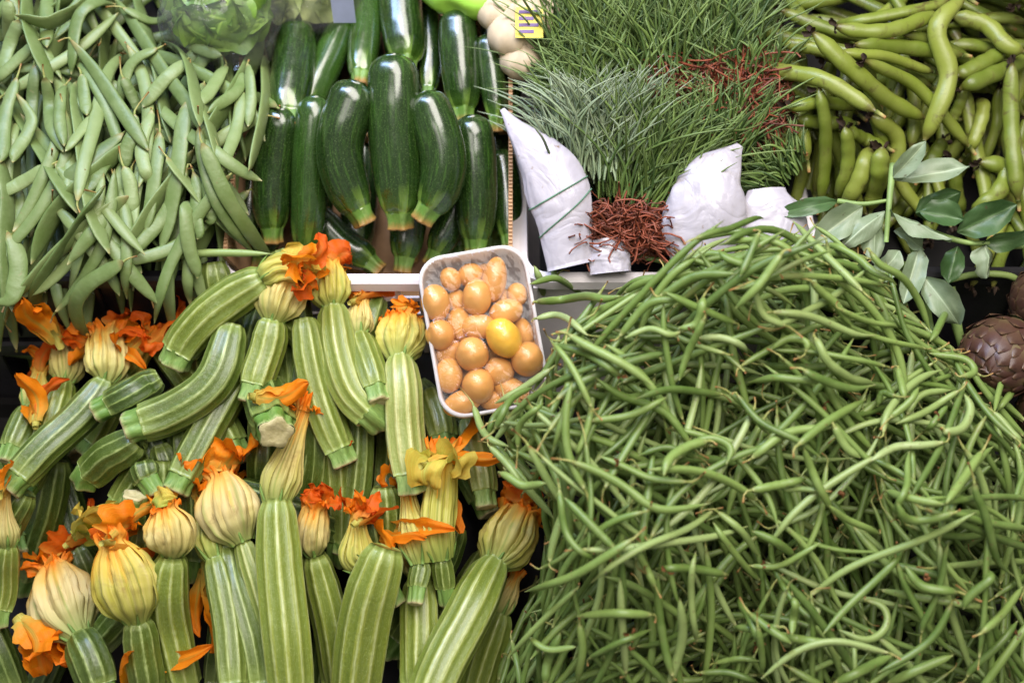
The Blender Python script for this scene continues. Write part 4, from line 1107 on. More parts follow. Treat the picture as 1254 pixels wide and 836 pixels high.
for k in range(1480):
    x, y = pick_spot()
    up = y < 430
    a = rng.normal(.55, .75) if (up and x > 880) else (rng.normal(-.2, .8) if up else rng.uniform(0, 3.14)) 
    if y > 600 and rng.random() < .45: a = rng.normal(1.5, .45)
    if rng.random() < .5: a += 3.14159
    for _t in range(12):
        C = rand_bean(x, y, a, rng.uniform(125, 225) * (1 - .05 * _t), rng.normal(0, .65), rng.normal(0, .4))
        if all(inpoly(q[0], q[1], POLY_B) for q in C[::3]) and inpoly(C[-1][0], C[-1][1], POLY_B): break
        a = rng.uniform(0, 6.28)
    else: continue
    add_bean(C, rng.uniform(6.3, 9.8), np.clip(rng.beta(1.5, 1.7), 0, .97))
TRACED = dict(
    P=[[(205, 185), (240, 250), (290, 320)], [(300, 150), (275, 200), (280, 260)], [(190, 245), (280, 235), (400, 290)], [(210, 325), (350, 320), (500, 310)], [(215, 360), (300, 355), (390, 420)],
       [(500, 130), (570, 150), (660, 170)], [(720, 160), (830, 120), (947, 85)], [(805, 60), (870, 70), (947, 75)], [(820, 100), (850, 60), (875, 15)], [(640, 280), (760, 210), (900, 200)],
       [(500, 420), (600, 310), (720, 300)], [(515, 430), (600, 400), (690, 430)], [(650, 270), (760, 330), (890, 380)], [(700, 390), (760, 380), (785, 290)], [(770, 430), (850, 430), (947, 470)],
       [(410, 570), (500, 630), (650, 680), (740, 790)], [(400, 710), (540, 690), (660, 630)], [(345, 836), (380, 760), (400, 680)], [(150, 800), (160, 720), (240, 650)], [(560, 830), (660, 800), (760, 836)],
       [(270, 450), (380, 480), (500, 550)], [(260, 430), (330, 520), (400, 660)], [(325, 430), (430, 480), (530, 530), (610, 590)], [(560, 620), (680, 590), (860, 610)], [(700, 575), (730, 480), (785, 365)],
       [(870, 620), (947, 680), (1010, 760)], [(700, 836), (790, 770), (880, 800), (860, 860)], [(70, 640), (170, 580), (270, 490)], [(0, 660), (40, 760), (120, 800)], [(75, 740), (130, 640), (200, 600)]],
    Q=[[(40, 280), (90, 360), (170, 385)], [(0, 330), (80, 250), (160, 140)], [(20, 215), (50, 150), (70, 90)], [(180, 50), (260, 130), (330, 200), (420, 280)], [(290, 130), (400, 200), (500, 290)],
       [(390, 200), (500, 270), (580, 350), (630, 430)], [(240, 260), (330, 300), (400, 390)], [(130, 340), (240, 350), (350, 390), (450, 440)], [(360, 330), (450, 370), (560, 390)],
       [(270, 430), (320, 510), (400, 550), (500, 580)], [(50, 575), (160, 570), (300, 570)], [(230, 540), (330, 580), (440, 610)], [(60, 836), (180, 750), (340, 730)], [(335, 730), (380, 800), (430, 836)],
       [(0, 630), (90, 720), (200, 770), (300, 836)], [(490, 240), (540, 190), (620, 175)], [(585, 690), (640, 620), (760, 595)], [(550, 720), (650, 680), (760, 610)], [(690, 750), (770, 740), (805, 670), (780, 620)],
       [(660, 740), (700, 690), (735, 655)], [(660, 480), (760, 510), (790, 560), (730, 580)], [(650, 450), (675, 400), (700, 350)], [(870, 690), (890, 600), (920, 480)], [(890, 680), (930, 620), (965, 550)],
       [(860, 690), (920, 740), (986, 790)], [(120, 470), (180, 430), (250, 440), (245, 470)], [(560, 530), (570, 600), (575, 640)], [(220, 790), (320, 710), (440, 640)], [(490, 660), (510, 610), (560, 620)], [(530, 700), (590, 650), (620, 600)]],
    R=[[(330, 0), (350, 200), (340, 380)], [(0, 20), (60, 80), (110, 150)], [(40, 145), (110, 165), (190, 165)], [(580, 440), (700, 440), (810, 460)], [(245, 660), (200, 760), (190, 836)], [(310, 630), (320, 720), (300, 836)],
       [(140, 680), (200, 720), (300, 710)], [(780, 765), (860, 750), (932, 760)], [(730, 800), (830, 800), (932, 836)], [(840, 640), (932, 650), (990, 640)], [(450, 470), (455, 600), (470, 800)],
       [(655, 540), (665, 680), (620, 836)], [(710, 380), (695, 480), (700, 600), (715, 690)], [(345, 750), (440, 700), (560, 650)], [(300, 605), (420, 595), (560, 600)], [(570, 460), (580, 600), (610, 800)],
       [(500, 360), (540, 440), (570, 500)], [(60, 750), (170, 630), (300, 510)], [(860, 540), (900, 620), (932, 700)], [(375, 50), (470, 90), (560, 130), (680, 140)], [(280, 70), (380, 110), (480, 170), (570, 240), (740, 225)],
       [(540, 100), (700, 100), (830, 140), (932, 200)], [(600, 120), (620, 60), (690, 15), (750, 0)], [(255, 195), (340, 280), (430, 370)], [(240, 170), (260, 310), (310, 380), (370, 410)],
       [(770, 280), (840, 380), (932, 480)], [(790, 245), (870, 310), (932, 400)], [(120, 520), (280, 470), (400, 400), (490, 340)], [(350, 490), (420, 430), (540, 360), (690, 300), (770, 240)]],
    T=[[(0, 310), (70, 340), (160, 390)], [(0, 430), (100, 430), (240, 350)], [(580, 660), (620, 590), (640, 480), (630, 370)], [(100, 670), (200, 690), (290, 700)], [(300, 836), (400, 780), (490, 740)], [(0, 600), (50, 640), (140, 700)],
       [(20, 640), (35, 720), (40, 810)], [(130, 540), (135, 600), (140, 670)], [(470, 836), (600, 780), (710, 740)], [(90, 170), (160, 165), (230, 170)], [(0, 170), (100, 150), (190, 130)], [(180, 20), (230, 150), (270, 230)],
       [(410, 70), (500, 20), (620, 20)], [(480, 170), (560, 200), (660, 220)], [(670, 240), (800, 280), (943, 305)], [(530, 40), (540, 150), (490, 260)], [(415, 230), (450, 280), (540, 285), (610, 265)], [(245, 225), (340, 280), (440, 320)],
       [(660, 220), (720, 140), (790, 40)], [(740, 150), (800, 250), (850, 470)], [(530, 430), (590, 500), (710, 520)], [(430, 800), (560, 730), (640, 660), (690, 560)], [(740, 580), (770, 510), (830, 450)],
       [(735, 810), (840, 720), (943, 620)], [(790, 660), (870, 590), (930, 500)], [(300, 650), (400, 690), (470, 640), (460, 570), (400, 550)], [(245, 670), (330, 570), (430, 470), (520, 370)],
       [(35, 820), (150, 730), (290, 690), (465, 730)], [(210, 530), (330, 440), (480, 380), (640, 320), (790, 240)]])
first_traced = len(beans); BEAN_LABELS = {}
HERO = {('P', 27): 'green bean lying across the lower corner of the fruit punnet', ('P', 0): 'short green bean standing up in front of the white crate beside the punnet', ('P', 28): 'green bean curling over the striped courgettes under the punnet',
        ('Q', 5): 'green bean running down the edge of the heap beside the wilted leaves', ('Q', 15): 'green bean bending out toward the wilted leaf sprig', ('Q', 22): 'green bean sticking up in front of the round artichoke', ('Q', 23): 'second green bean leaning toward the artichokes',
        ('R', 28): 'very long green bean with a dry end, lying across the beans beside the yellow blossom', ('T', 28): 'longest gently curved green bean lying on top of the heap', ('T', 25): 'green bean curled into a tight hook', ('P', 8): 'green bean tip poking up in front of the wide paper parcel'}
for rg, lst in TRACED.items():
    for p_raw in lst:
        pts = p_raw[::-1] if rng.random() < .5 else p_raw
        BEAN_LABELS.update({len(beans): HERO[(rg, lst.index(p_raw))]} if (rg, lst.index(p_raw)) in HERO else {})
        add_bean(resample(z2p(rg, pts), 24), rng.uniform(7.4, 10.6), np.clip(rng.beta(1.8, 1.5), 0, .98), flex=.30, n0=.01)
# visible area of each bean decides which ones stand as individuals
cnt = np.bincount(HF.own[(HF.own >= 0) & (HF.own < len(beans))].ravel(), minlength=len(beans)).astype(float)
for i, (P, R, rd) in enumerate(beans):
    c = P.mean(0) - CAM; X_, Y_, Z_ = c @ RIGHT, c @ UP, c @ FWD
    if abs(X_ / Z_) > .45 or abs(Y_ / Z_) > .31: cnt[i] *= .05
cnt[first_traced:] += 1e4
top = set(np.argsort(-cnt)[:300].tolist())
rest = []; reststalk = []
for i, (P, R, rd) in enumerate(beans):
    if i in top:
        o = obj('green_bean', bean_geo(P, R, i, rd), M['bean']); tag(o, BEAN_LABELS.get(i, 'slender green bean lying among the others in the big bean heap'), 'green bean', 'green beans in the heap')
        obj('stalk', stalk_geo(P, R, i), M['stalk'], o)
    else:
        rest.append(bean_geo(P, R, i, rd)); reststalk.append(stalk_geo(P, R, i))
o = kind(tag(obj('green_bean_heap', join(rest), M['bean']), 'mass of green beans buried in the big bean heap', 'green beans'), 'stuff')
kind(obj('stalks', join(reststalk), M['stalk'], o), 'stuff')
# dried blossom crumbs caught between the beans
for k in range(30):
    while True:
        x, y = rng.uniform(620, 1250), rng.uniform(300, 830)
        if inpoly(x, y, POLY_B): break
    q = FR.at(x, y, .01); i_, j_ = HF.idx(np.array([q[0]]), np.array([q[1]])); z = HF.H[i_, j_][0]; gs = []
    c = FR.w([q[0], q[1], z + .0005])
    for _ in range(3):
        d = rng.normal(size=3); d /= np.linalg.norm(d); Rd = np.cross(d, (0.3, .2, 1.)); Rd /= np.linalg.norm(Rd)
        gs.append(petal_geo(c, d, Rd, rng.uniform(.003, .007), rng.uniform(.002, .004), 0, rng.uniform(-2, 2), .25, 0, int(rng.integers(1e6)), ns=6, nt=5))
    tag(obj('dried_blossom', join(gs), M['dry']), 'tiny dried brown blossom crumb caught between green beans', 'dried blossom', 'dried blossom crumbs on the beans')

# ------------------------------------------------------------------ flat beans
def flat_geo(P, A, B, roll, seed, rand):
    r = np.random.default_rng(seed); m = 20; P = smooth_path(interp_path(P, 0, 1, m), 2); t = np.linspace(0, 1, m)
    pr = np.interp(t, [0, .015, .05, .16, .5, .8, .92, .97, 1], [.16, .30, .66, .96, 1, .95, .66, .30, .06]); pb = np.interp(t, [0, .05, .15, .85, .95, 1], [.5, .7, 1, 1, .7, .2])
    pb = pb * (1 + .07 * np.sin(t * 6.28 * r.uniform(5, 7.5) + r.uniform(0, 6)))
    return tube(P, A * pr * (1 + .03 * np.sin(t * 17 + seed)), B * pb, K=14, ref=BK.N, rand=rand, ribs=2, roll=roll + .5 * (t - .5) * r.normal())


flats = []


def add_flat(pts, w, label=None, edge=False, px=True, flex=.4, lift=0, smax=.6):
    i = len(flats); d = 1.08; full_a = rng.uniform(.0082, .0105); b = rng.uniform(.0019, .0026)
    w_m = w * PXM * d / 2 * .74
    if edge: roll = rng.uniform(1.1, 1.5); a = full_a
    else: roll = rng.uniform(-.35, .35); a = max(w_m, .0052)
    rw = math.hypot(a * math.cos(roll), b * math.sin(roll)); rv = math.hypot(a * math.sin(roll) * .55, b)
    C = resample(pts, 20); v = np.full(20, rv); v[[0, -1]] *= .4; h = np.full(20, rw); h[[0, -1]] *= .3
    L, _ = settle(HB, C, v, h, owner=i, flex=flex, px=px, n0=-.01, smax=smax, cap=.034)
    L[:, 2] += lift
    flats.append((BK.w(L), a, b, roll, np.clip(rng.beta(2.4, 2.2), 0, 1), label))


POLY_FB = [(-40, -60), (190, -60), (225, 50), (296, 95), (292, 210), (250, 300), (-40, 330)]
for k in range(175):
    bx = None
    for _ in range(4):
        while True:
            x, y = rng.uniform(-40, 325), rng.uniform(-60, 335)
            if inpoly(x, y, POLY_FB): break
        q = BK.at(x, y, 0); i_, j_ = HB.idx(np.array([q[0]]), np.array([q[1]])); h = HB.H[i_, j_][0]
        if bx is None or h < bx[0]: bx = (h, x, y)
    x, y = bx[1:]
    a = rng.normal(1.75, .42) if y > 110 else rng.normal(1.9, .8)
    C = rand_bean(x, y, a + (3.14159 if rng.random() < .3 else 0), rng.uniform(145, 235), rng.normal(0, .55), rng.normal(0, .6))
    add_flat(C, rng.uniform(15, 23), edge=rng.random() < .22)
GFB = 'flat beans in the heap'
for pts, w, edge, lab in [
    ([(20, 0), (20, 50), (15, 110)], 22, 0, None), ([(110, -20), (112, 40), (115, 118)], 23, 0, None), ([(45, 50), (20, 130), (0, 180)], 24, 0, None), ([(92, 105), (40, 150), (-20, 205)], 20, 0, None),
    ([(75, -20), (72, 70), (122, 198)], 14, 1, None), ([(210, -10), (170, 70), (112, 118)], 12, 1, None), ([(268, -5), (195, 60), (172, 180)], 24, 0, None), ([(40, 190), (15, 290), (18, 410)], 22, 0, None),
    ([(85, 160), (80, 240), (70, 330)], 17, 0, None), ([(110, 190), (120, 280), (155, 372)], 20, 0, None), ([(150, 200), (145, 280), (160, 360)], 19, 0, None), ([(95, 280), (60, 350), (28, 395)], 21, 0, None),
    ([(120, 405), (60, 440), (-10, 480)], 22, 0, None), ([(130, 370), (90, 480), (40, 560)], 17, 0, None), ([(200, 185), (205, 230), (212, 282)], 20, 0, None), ([(240, 270), (190, 330), (160, 370)], 20, 0, None),
    ([(385, 120), (320, 150), (275, 230)], 22, 0, None), ([(455, 150), (400, 200), (348, 262)], 23, 0, None), ([(370, 270), (345, 360), (365, 455)], 22, 0, None), ([(395, 330), (375, 440), (355, 565)], 22, 0, None),
    ([(300, 190), (330, 250), (345, 285)], 19, 0, None), ([(345, 300), (310, 360), (300, 410)], 22, 0, None), ([(305, 410), (318, 460), (328, 525)], 22, 0, None), ([(285, 360), (245, 420), (215, 470)], 22, 0, None),
    ([(260, 490), (290, 540), (330, 600)], 20, 0, None), ([(480, 430), (475, 510), (492, 595)], 15, 0, None), ([(450, 470), (460, 590), (500, 695)], 22, 0, 'flat bean hanging over the crate corner with its pointed tip down'),
    ([(500, 430), (510, 500), (520, 560)], 15, 0, None), ([(550, 160), (520, 215), (488, 262)], 23, 0, None), ([(568, 155), (585, 215), (505, 275)], 15, 0, None), ([(605, 160), (612, 230), (605, 310)], 19, 0, None),
    ([(590, 220), (575, 320), (535, 425)], 20, 0, None), ([(420, 80), (475, 115), (545, 142)], 18, 0, None), ([(300, 20), (380, 50), (455, 10)], 14, 0, None), ([(365, 62), (440, 120), (475, 220), (490, 312)], 10, 1, None),
    ([(635, 108), (645, 250), (608, 420)], 10, 1, 'thin flat bean edge on, hanging beside the dark courgettes'), ([(70, 600), (40, 670), (10, 748)], 28, 0, 'broad flat bean hanging down over the black crate rim'),
    ([(50, 560), (20, 610), (0, 660)], 22, 0, None), ([(455, 245), (430, 420), (395, 615)], 27, 0, 'long pale flat bean hanging straight down the middle of the heap'),
    ([(300, 325), (160, 440), (38, 552)], 25, 0, 'long flat bean lying slantwise across the hanging beans'), ([(312, 345), (150, 500), (78, 645)], 11, 1, 'narrow flat bean edge on below the slanting long one'),
    ([(205, 135), (280, 245), (362, 368)], 23, 0, 'flat bean lying slantwise on top of the heap, curled lower tip'), ([(225, 430), (195, 590), (168, 715)], 27, 0, 'wide flat bean hanging down to the rim of the black crate'),
    ([(225, 520), (275, 590), (348, 668)], 24, 0, 'flat bean resting with its end on the black crate rim'), ([(305, 640), (190, 710), (122, 798)], 26, 0, 'flat bean sagging over the rim in front of the black crate'),
    ([(495, 352), (555, 480), (638, 612)], 24, 0, 'pale flat bean sticking out over the cardboard toward the courgettes'),
]:
    add_flat(z2p('A', pts), w, lab or 'flat', bool(edge), flex=.8 if lab else .5, smax=.7)
cntf = np.bincount(HB.own[(HB.own >= 0) & (HB.own < len(flats))].ravel(), minlength=len(flats))
for i, (P, a, b, roll, rd, lab) in enumerate(flats):
    o = obj('flat_bean', flat_geo(P, a, b, roll, i, rd), M['flat'])
    if lab and lab != 'flat': tag(o, lab, 'flat bean', GFB)
    else: tag(o, 'flat green bean lying among the others heaped in the black crate', 'flat bean', GFB)
    obj('stalk', stalk_geo(P, .0032, i), M['stalk'], o)
# the thin bean lying across from the crate to the arched courgette
C = np.array([BK.w(BK.at(168, 319, .016)), BK.w(BK.at(250, 310, .020)), FR.w(FR.at(334, 311, .030))])
o = tag(obj('green_bean', bean_geo(resample(C, 20), .0034, 991, .8), M['bean']), 'single thin bean bridging from the black crate to the arched courgette', 'green bean'); obj('stalk', stalk_geo(resample(C, 20), .0034, 992), M['stalk'], o)
# flat beans showing through the slots of the lower crate
for k in range(7):
    x = -.44 + .028 * rng.normal() * .6; z = -.115 + .006 * k
    C = np.array([(x - .06, .085 + .01 * rng.random(), z), (x, .08, z + .003 * rng.normal()), (x + .06, .085, z)])
    tag(obj('flat_bean', flat_geo(resample(C, 20), .0085, .003, .9, 800 + k, rng.random()), M['flat']), 'flat bean showing through the slot of the lower black crate', 'flat bean', 'flat beans inside the lower crate')

# ------------------------------------------------------------------ broad bean pods
broad = []


def broad_geo(P, R, seed, rand):
    r = np.random.default_rng(seed); m = 30; P = smooth_path(interp_path(P, 0, 1, m), 2); t = np.linspace(0, 1, m)
    pr = np.interp(t, [0, .02, .06, .14, .5, .84, .93, .98, 1], [.22, .34, .68, .95, 1, .94, .68, .28, .10]) * (1 + r.uniform(.02, .06) * np.sin(t * 6.28 * r.uniform(4, 6) + r.uniform(0, 6)))
    return tube(P, R * pr, R * pr * .84, K=16, ref=BK.N, rand=rand, ribs=2, roll=r.uniform(-.6, .6), shape=lambda th, s: 1 + .05 * np.cos(2 * th) + .02 * np.sin(9 * s + th))


def add_broad(C, w, label='', px=True, flex=.2):
    i = len(broad); R = w / 2 * PXM * .86; m = len(C); v = np.full(m, R * .86); h = np.full(m, R); v[[0, -1]] *= .4; h[[0, -1]] *= .4
    L, _ = settle(HB, C, v, h, owner=5000 + i, flex=flex, px=px, n0=-.01, smax=.5, cap=.030)
    broad.append((BK.w(L), R, np.clip(rng.beta(2, 2), 0, 1), label))


POLY_BR = [(940, -60), (1320, -60), (1320, 300), (1150, 270), (990, 250), (950, 180), (920, 90)]
for k in range(115):
    bx = None
    for _ in range(4):
        while True:
            x, y = rng.uniform(900, 1320), rng.uniform(-60, 300)
            if inpoly(x, y, POLY_BR): break
        q = BK.at(x, y, 0); i_, j_ = HB.idx(np.array([q[0]]), np.array([q[1]])); h = HB.H[i_, j_][0]
        if bx is None or h < bx[0]: bx = (h, x, y)
    x, y = bx[1:]; a = rng.normal(.4, .35) if y < 110 else rng.normal(1.6, .35)
    add_broad(rand_bean(x, y, a + (3.14159 if rng.random() < .5 else 0), rng.uniform(130, 205), rng.normal(0, .4), rng.normal(0, .5)), rng.uniform(16, 23), None)
for pts, w, lab in [
    ([(660, 0), (700, 15), (744, 40), (800, 60)], 20, ''), ([(130, 200), (150, 290), (190, 375)], 20, 'broad bean pod slanting down beside the red agretti roots'), ([(190, 290), (260, 300), (330, 300)], 20, ''), ([(150, 200), (190, 215), (240, 245)], 20, ''),
    ([(165, 95), (210, 120), (265, 165)], 18, ''), ([(170, 262), (250, 250), (335, 262)], 20, ''), ([(550, 340), (525, 380), (500, 425)], 22, ''), ([(650, 225), (640, 290), (615, 365)], 20, ''), ([(682, 215), (680, 300), (668, 385)], 16, ''),
    ([(600, 210), (590, 250), (568, 305)], 17, ''), ([(330, 110), (460, 115), (595, 135)], 21, ''), ([(300, 122), (420, 145), (525, 175)], 18, ''), ([(280, 60), (430, 35), (560, 5)], 19, ''), ([(270, 88), (400, 85), (550, 18)], 22, ''),
    ([(578, 185), (650, 150), (700, 118)], 25, ''), ([(578, 228), (660, 190), (760, 140)], 24, ''), ([(570, 38), (650, 60), (700, 110), (744, 128)], 24, ''), ([(590, 365), (590, 440), (602, 515)], 23, ''),
    ([(635, 395), (700, 410), (680, 470), (618, 515)], 25, 'broad bean pod bent into a hook above the dark leaves'), ([(312, 315), (355, 340), (405, 362)], 21, ''), ([(305, 312), (312, 400), (290, 485)], 23, 'short broad bean pod beside the upright pointed one'),
    ([(365, 362), (345, 430), (312, 495)], 24, 'upright broad bean pod between two others above the leaves'), ([(398, 360), (385, 430), (368, 515)], 26, 'thick upright broad bean pod just above the grey green leaves'),
    ([(245, 212), (262, 330), (262, 480)], 21, 'bright green broad bean pod standing upright with a pointed tip'), ([(372, 282), (435, 335), (425, 440)], 22, 'broad bean pod curving down into the leaf sprig'),
    ([(90, 110), (130, 165), (260, 195), (385, 272)], 23, 'long olive broad bean pod with its curved end toward the agretti'), ([(715, 155), (712, 300), (730, 490)], 23, 'pale blotched broad bean pod standing upright beside the hooked one'),
    ([(355, 148), (460, 190), (530, 260), (612, 358)], 22, 'long broad bean pod lying slantwise under the wavy one'), ([(230, 80), (320, 165), (400, 235), (505, 288)], 26, 'thick brown blotched broad bean pod lying slantwise with a dry black tip'),
    ([(600, -10), (530, 70), (560, 190), (500, 345)], 27, 'wavy S shaped broad bean pod lying on top of the others'),
]:
    add_broad(resample(z2p('D', pts), 26), w, lab, flex=.3)
for i, (P, R, rd, lab) in enumerate(broad):
    o = tag(obj('broad_bean_pod', broad_geo(P, R, i, rd), M['broad']), lab or 'green broad bean pod lying among the others in the black crate', 'broad bean', 'broad bean pods')
    T = P[0] - P[2]; T /= np.linalg.norm(T); r = np.random.default_rng(i); gs = []
    for k in range(4):
        d = T + r.normal(size=3) * .6; d /= np.linalg.norm(d); Rd = np.cross(d, (.3, .2, 1.)); Rd /= np.linalg.norm(Rd)
        gs.append(petal_geo(P[0] - T * .001, d, Rd, r.uniform(.006, .012), .005, 0, r.uniform(-1.5, 1.5), .2, 0, i * 9 + k, ns=6, nt=5))
    obj('dry_tip', join(gs), M['dtip'], o)
    g = tube(np.array([P[-1] - (P[-1] - P[-3]) * .1, P[-1] + (P[-1] - P[-3]) / np.linalg.norm(P[-1] - P[-3]) * .009]), np.array([.0022, .0015]), K=7, ref=(.2, .1, 1)); obj('stalk', g, M['stalk'], o)


# ------------------------------------------------------------------ leaf sprigs of the broad beans
def leaf_geo(a, b, w, ref, seed, bend=.25, fold=.25, curl=0.0):
    r = np.random.default_rng(seed); ns, nt = 16, 11; s = np.linspace(0, 1, ns); t = np.linspace(-1, 1, nt); T = b - a; L = np.linalg.norm(T); T /= L
    S_ = np.cross(T, ref); S_ /= np.linalg.norm(S_); N2 = np.cross(S_, T)
    C = a + np.outer(s * L, T) + np.outer(np.sin(np.pi * s) * bend * L * .5, N2)
    wp = np.interp(s, [0, .04, .2, .5, .8, .95, 1], [.04, .22, .8, 1, .72, .25, .02]) * w / 2
    TT, SS = np.meshgrid(t, s)
    h = fold * np.abs(TT) * wp[:, None] + .10 * w * np.sin(SS * 9 + r.uniform(0, 6)) * TT ** 2 * np.sign(TT + .2) + .06 * w * pn(np.stack([TT, SS * 2], -1), .8, seed) + curl * w * TT ** 3
    V = C[:, None] + S_ * (TT * wp[:, None])[..., None] + N2 * h[..., None]
    tc = np.stack([TT, SS, np.full_like(TT, r.random())], -1).reshape(-1, 3)
    return Geo(V.reshape(-1, 3), quads(ns, nt, False), tc)


def sprig(label, stalks, leaves, seed):
    base = BK.w(BK.at(*stalks[0][0][0])); root = thing('leaf_sprig', base, label, 'leaf sprig', 'broad bean leaf sprigs')
    for pts, r in stalks:
        C = np.array([BK.w(BK.at(p[0], p[1], p[2])) for p in pts]); obj('stalk', tube(resample(C, 14), np.linspace(r, r * .6, 14), K=8, ref=(.2, .1, 1)), M['vine'], root)
    for k, (a, b, w, na_, nb2, dk) in enumerate(leaves):
        A = BK.w(BK.at(*a, na_)); B_ = BK.w(BK.at(*b, nb2)); rr = np.random.default_rng(seed * 100 + k)
        lf = obj('leaf', leaf_geo(A, B_, w * PXM * 1.02, BK.N + rr.normal(size=3) * .25, seed * 100 + k, bend=rr.uniform(-.1, .35), fold=rr.choice([-1, 1]) * rr.uniform(.35, .8), curl=rr.uniform(-.15, .15)), M['dleaf' if dk else 'leaf'], root)


def dz(p, n=None):
    q = (880 + p[0] / 1.989, p[1] / 1.989)
    return q if n is None else q + (n,)


sprig('grey green broad bean leaf sprig drooping between the pods and the green beans', [([dz((425, 400), .03), dz((415, 500), .035), dz((408, 590), .03)], .0032), ([dz((290, 490), .022), dz((350, 497), .03), dz((415, 488), .033)], .0025)],
      [(dz((430, 438)), dz((612, 405)), 34, .035, .045, 0), (dz((425, 432)), dz((505, 345)), 24, .035, .055, 0), (dz((415, 515)), dz((568, 585)), 34, .036, .040, 0), (dz((290, 490)), dz((138, 522)), 22, .022, .015, 1),
       (dz((350, 503)), dz((228, 592)), 38, .030, .022, 0), (dz((405, 515)), dz((298, 605)), 26, .034, .028, 0), (dz((385, 525)), dz((380, 645)), 28, .033, .026, 0), (dz((440, 610)), dz((370, 685)), 30, .025, .02, 0), (dz((430, 560)), dz((500, 610)), 30, .022, .018, 0)], 1)
sprig('dark green broad bean leaf sprig over the black crate, above the artichokes', [([dz((500, 560), .010), dz((600, 590), .018), dz((660, 592), .02)], .003), ([dz((660, 592), .018), dz((700, 600), .014), dz((760, 600), .010)], .003)],
      [(dz((580, 565)), dz((726, 498)), 40, .02, .035, 1), (dz((640, 590)), dz((770, 560)), 30, .02, .022, 1), (dz((650, 595)), dz((650, 678)), 38, .022, .016, 0), (dz((490, 515)), dz((598, 535)), 36, .025, .03, 1), (dz((480, 520)), dz((590, 470)), 34, .02, .03, 1), (dz((582, 600)), dz((560, 690)), 28, .015, .01, 1)], 2)
sprig('pale wilted leaf sprig hanging at the edge of the green beans by the artichokes', [([dz((470, 590), .012), dz((500, 700), .012), dz((520, 800), .0)], .003), ([dz((560, 700), .01), dz((580, 790), .005), dz((600, 870), -.01)], .0055)],
      [(dz((488, 605)), dz((450, 740)), 30, .022, .022, 0), (dz((497, 672)), dz((585, 790)), 36, .024, .016, 0)], 3)

# ------------------------------------------------------------------ agretti bunches, paper parcels
def blades(base, tip, spread0, spread1, N, seed, r0=.00115, droop=.02, lenv=.35, jitter=.5):
    """many thin succulent leaves fanning from base to tip (world points)"""
    r = np.random.default_rng(seed); T = tip - base; L = np.linalg.norm(T); T /= L; S_ = np.cross(T, BK.N); S_ /= np.linalg.norm(S_); N2 = np.cross(S_, T)
    gs = []; m = 9; t = np.linspace(0, 1, m)
    for k in range(N):
        a, b = r.normal(size=2); a = np.clip(a, -1.8, 1.8)
        s0 = r.uniform(0, .45) * L; l = L * r.uniform(1 - lenv, 1.1) * .62
        p = base + T * s0 + S_ * a * (spread0 + (spread1 - spread0) * s0 / L) * .8 + N2 * np.clip(b, -1.5, 1.9) * spread0 * .55
        d = T + S_ * a * spread1 / L * .75 + N2 * (.18 * r.normal() + .08) + r.normal(size=3) * .26 * jitter; d /= np.linalg.norm(d)
        bend = (S_ * r.normal() + N2 * r.normal() * .7) * l * .74 * jitter - np.array([0, 0, 1]) * droop * r.random()
        C = p + np.outer(t * l, d) + np.outer(t ** 2, bend) + np.outer(np.sin(t * r.uniform(3, 7)) * t, r.normal(size=3) * l * .05)
        rr = r0 * r.uniform(.75, 1.25)
        gs.append(tube(C, rr * np.interp(t, [0, .1, .7, 1], [.7, 1, .9, .15]), K=4, ref=(.31, .17, .9), rand=r.random(), caps=(False, False)))
    return join(gs)


def root_mass(c, ax, N, seed):
    r = np.random.default_rng(seed); gs = []; t = np.linspace(0, 1, 8)
    for k in range(N):
        p = c + (ax @ np.clip(r.normal(size=3) * .55, -1, 1)); d = ax @ r.normal(size=3); d /= np.linalg.norm(d); l = r.uniform(.02, .055)
        k1, k2 = r.normal(size=(2, 3)); C = p + np.outer((t - .5) * l, d) + np.outer(np.sin(t * 4 + r.uniform(0, 6)), k1 * .005) + np.outer(np.sin(t * 9), k2 * .0015)
        gs.append(tube(C, r.uniform(.0004, .0010), K=4, ref=(.31, .17, .9), rand=r.random()))
    return join(gs)


def bk(px, py, n): return BK.w(BK.at(px, py, n))


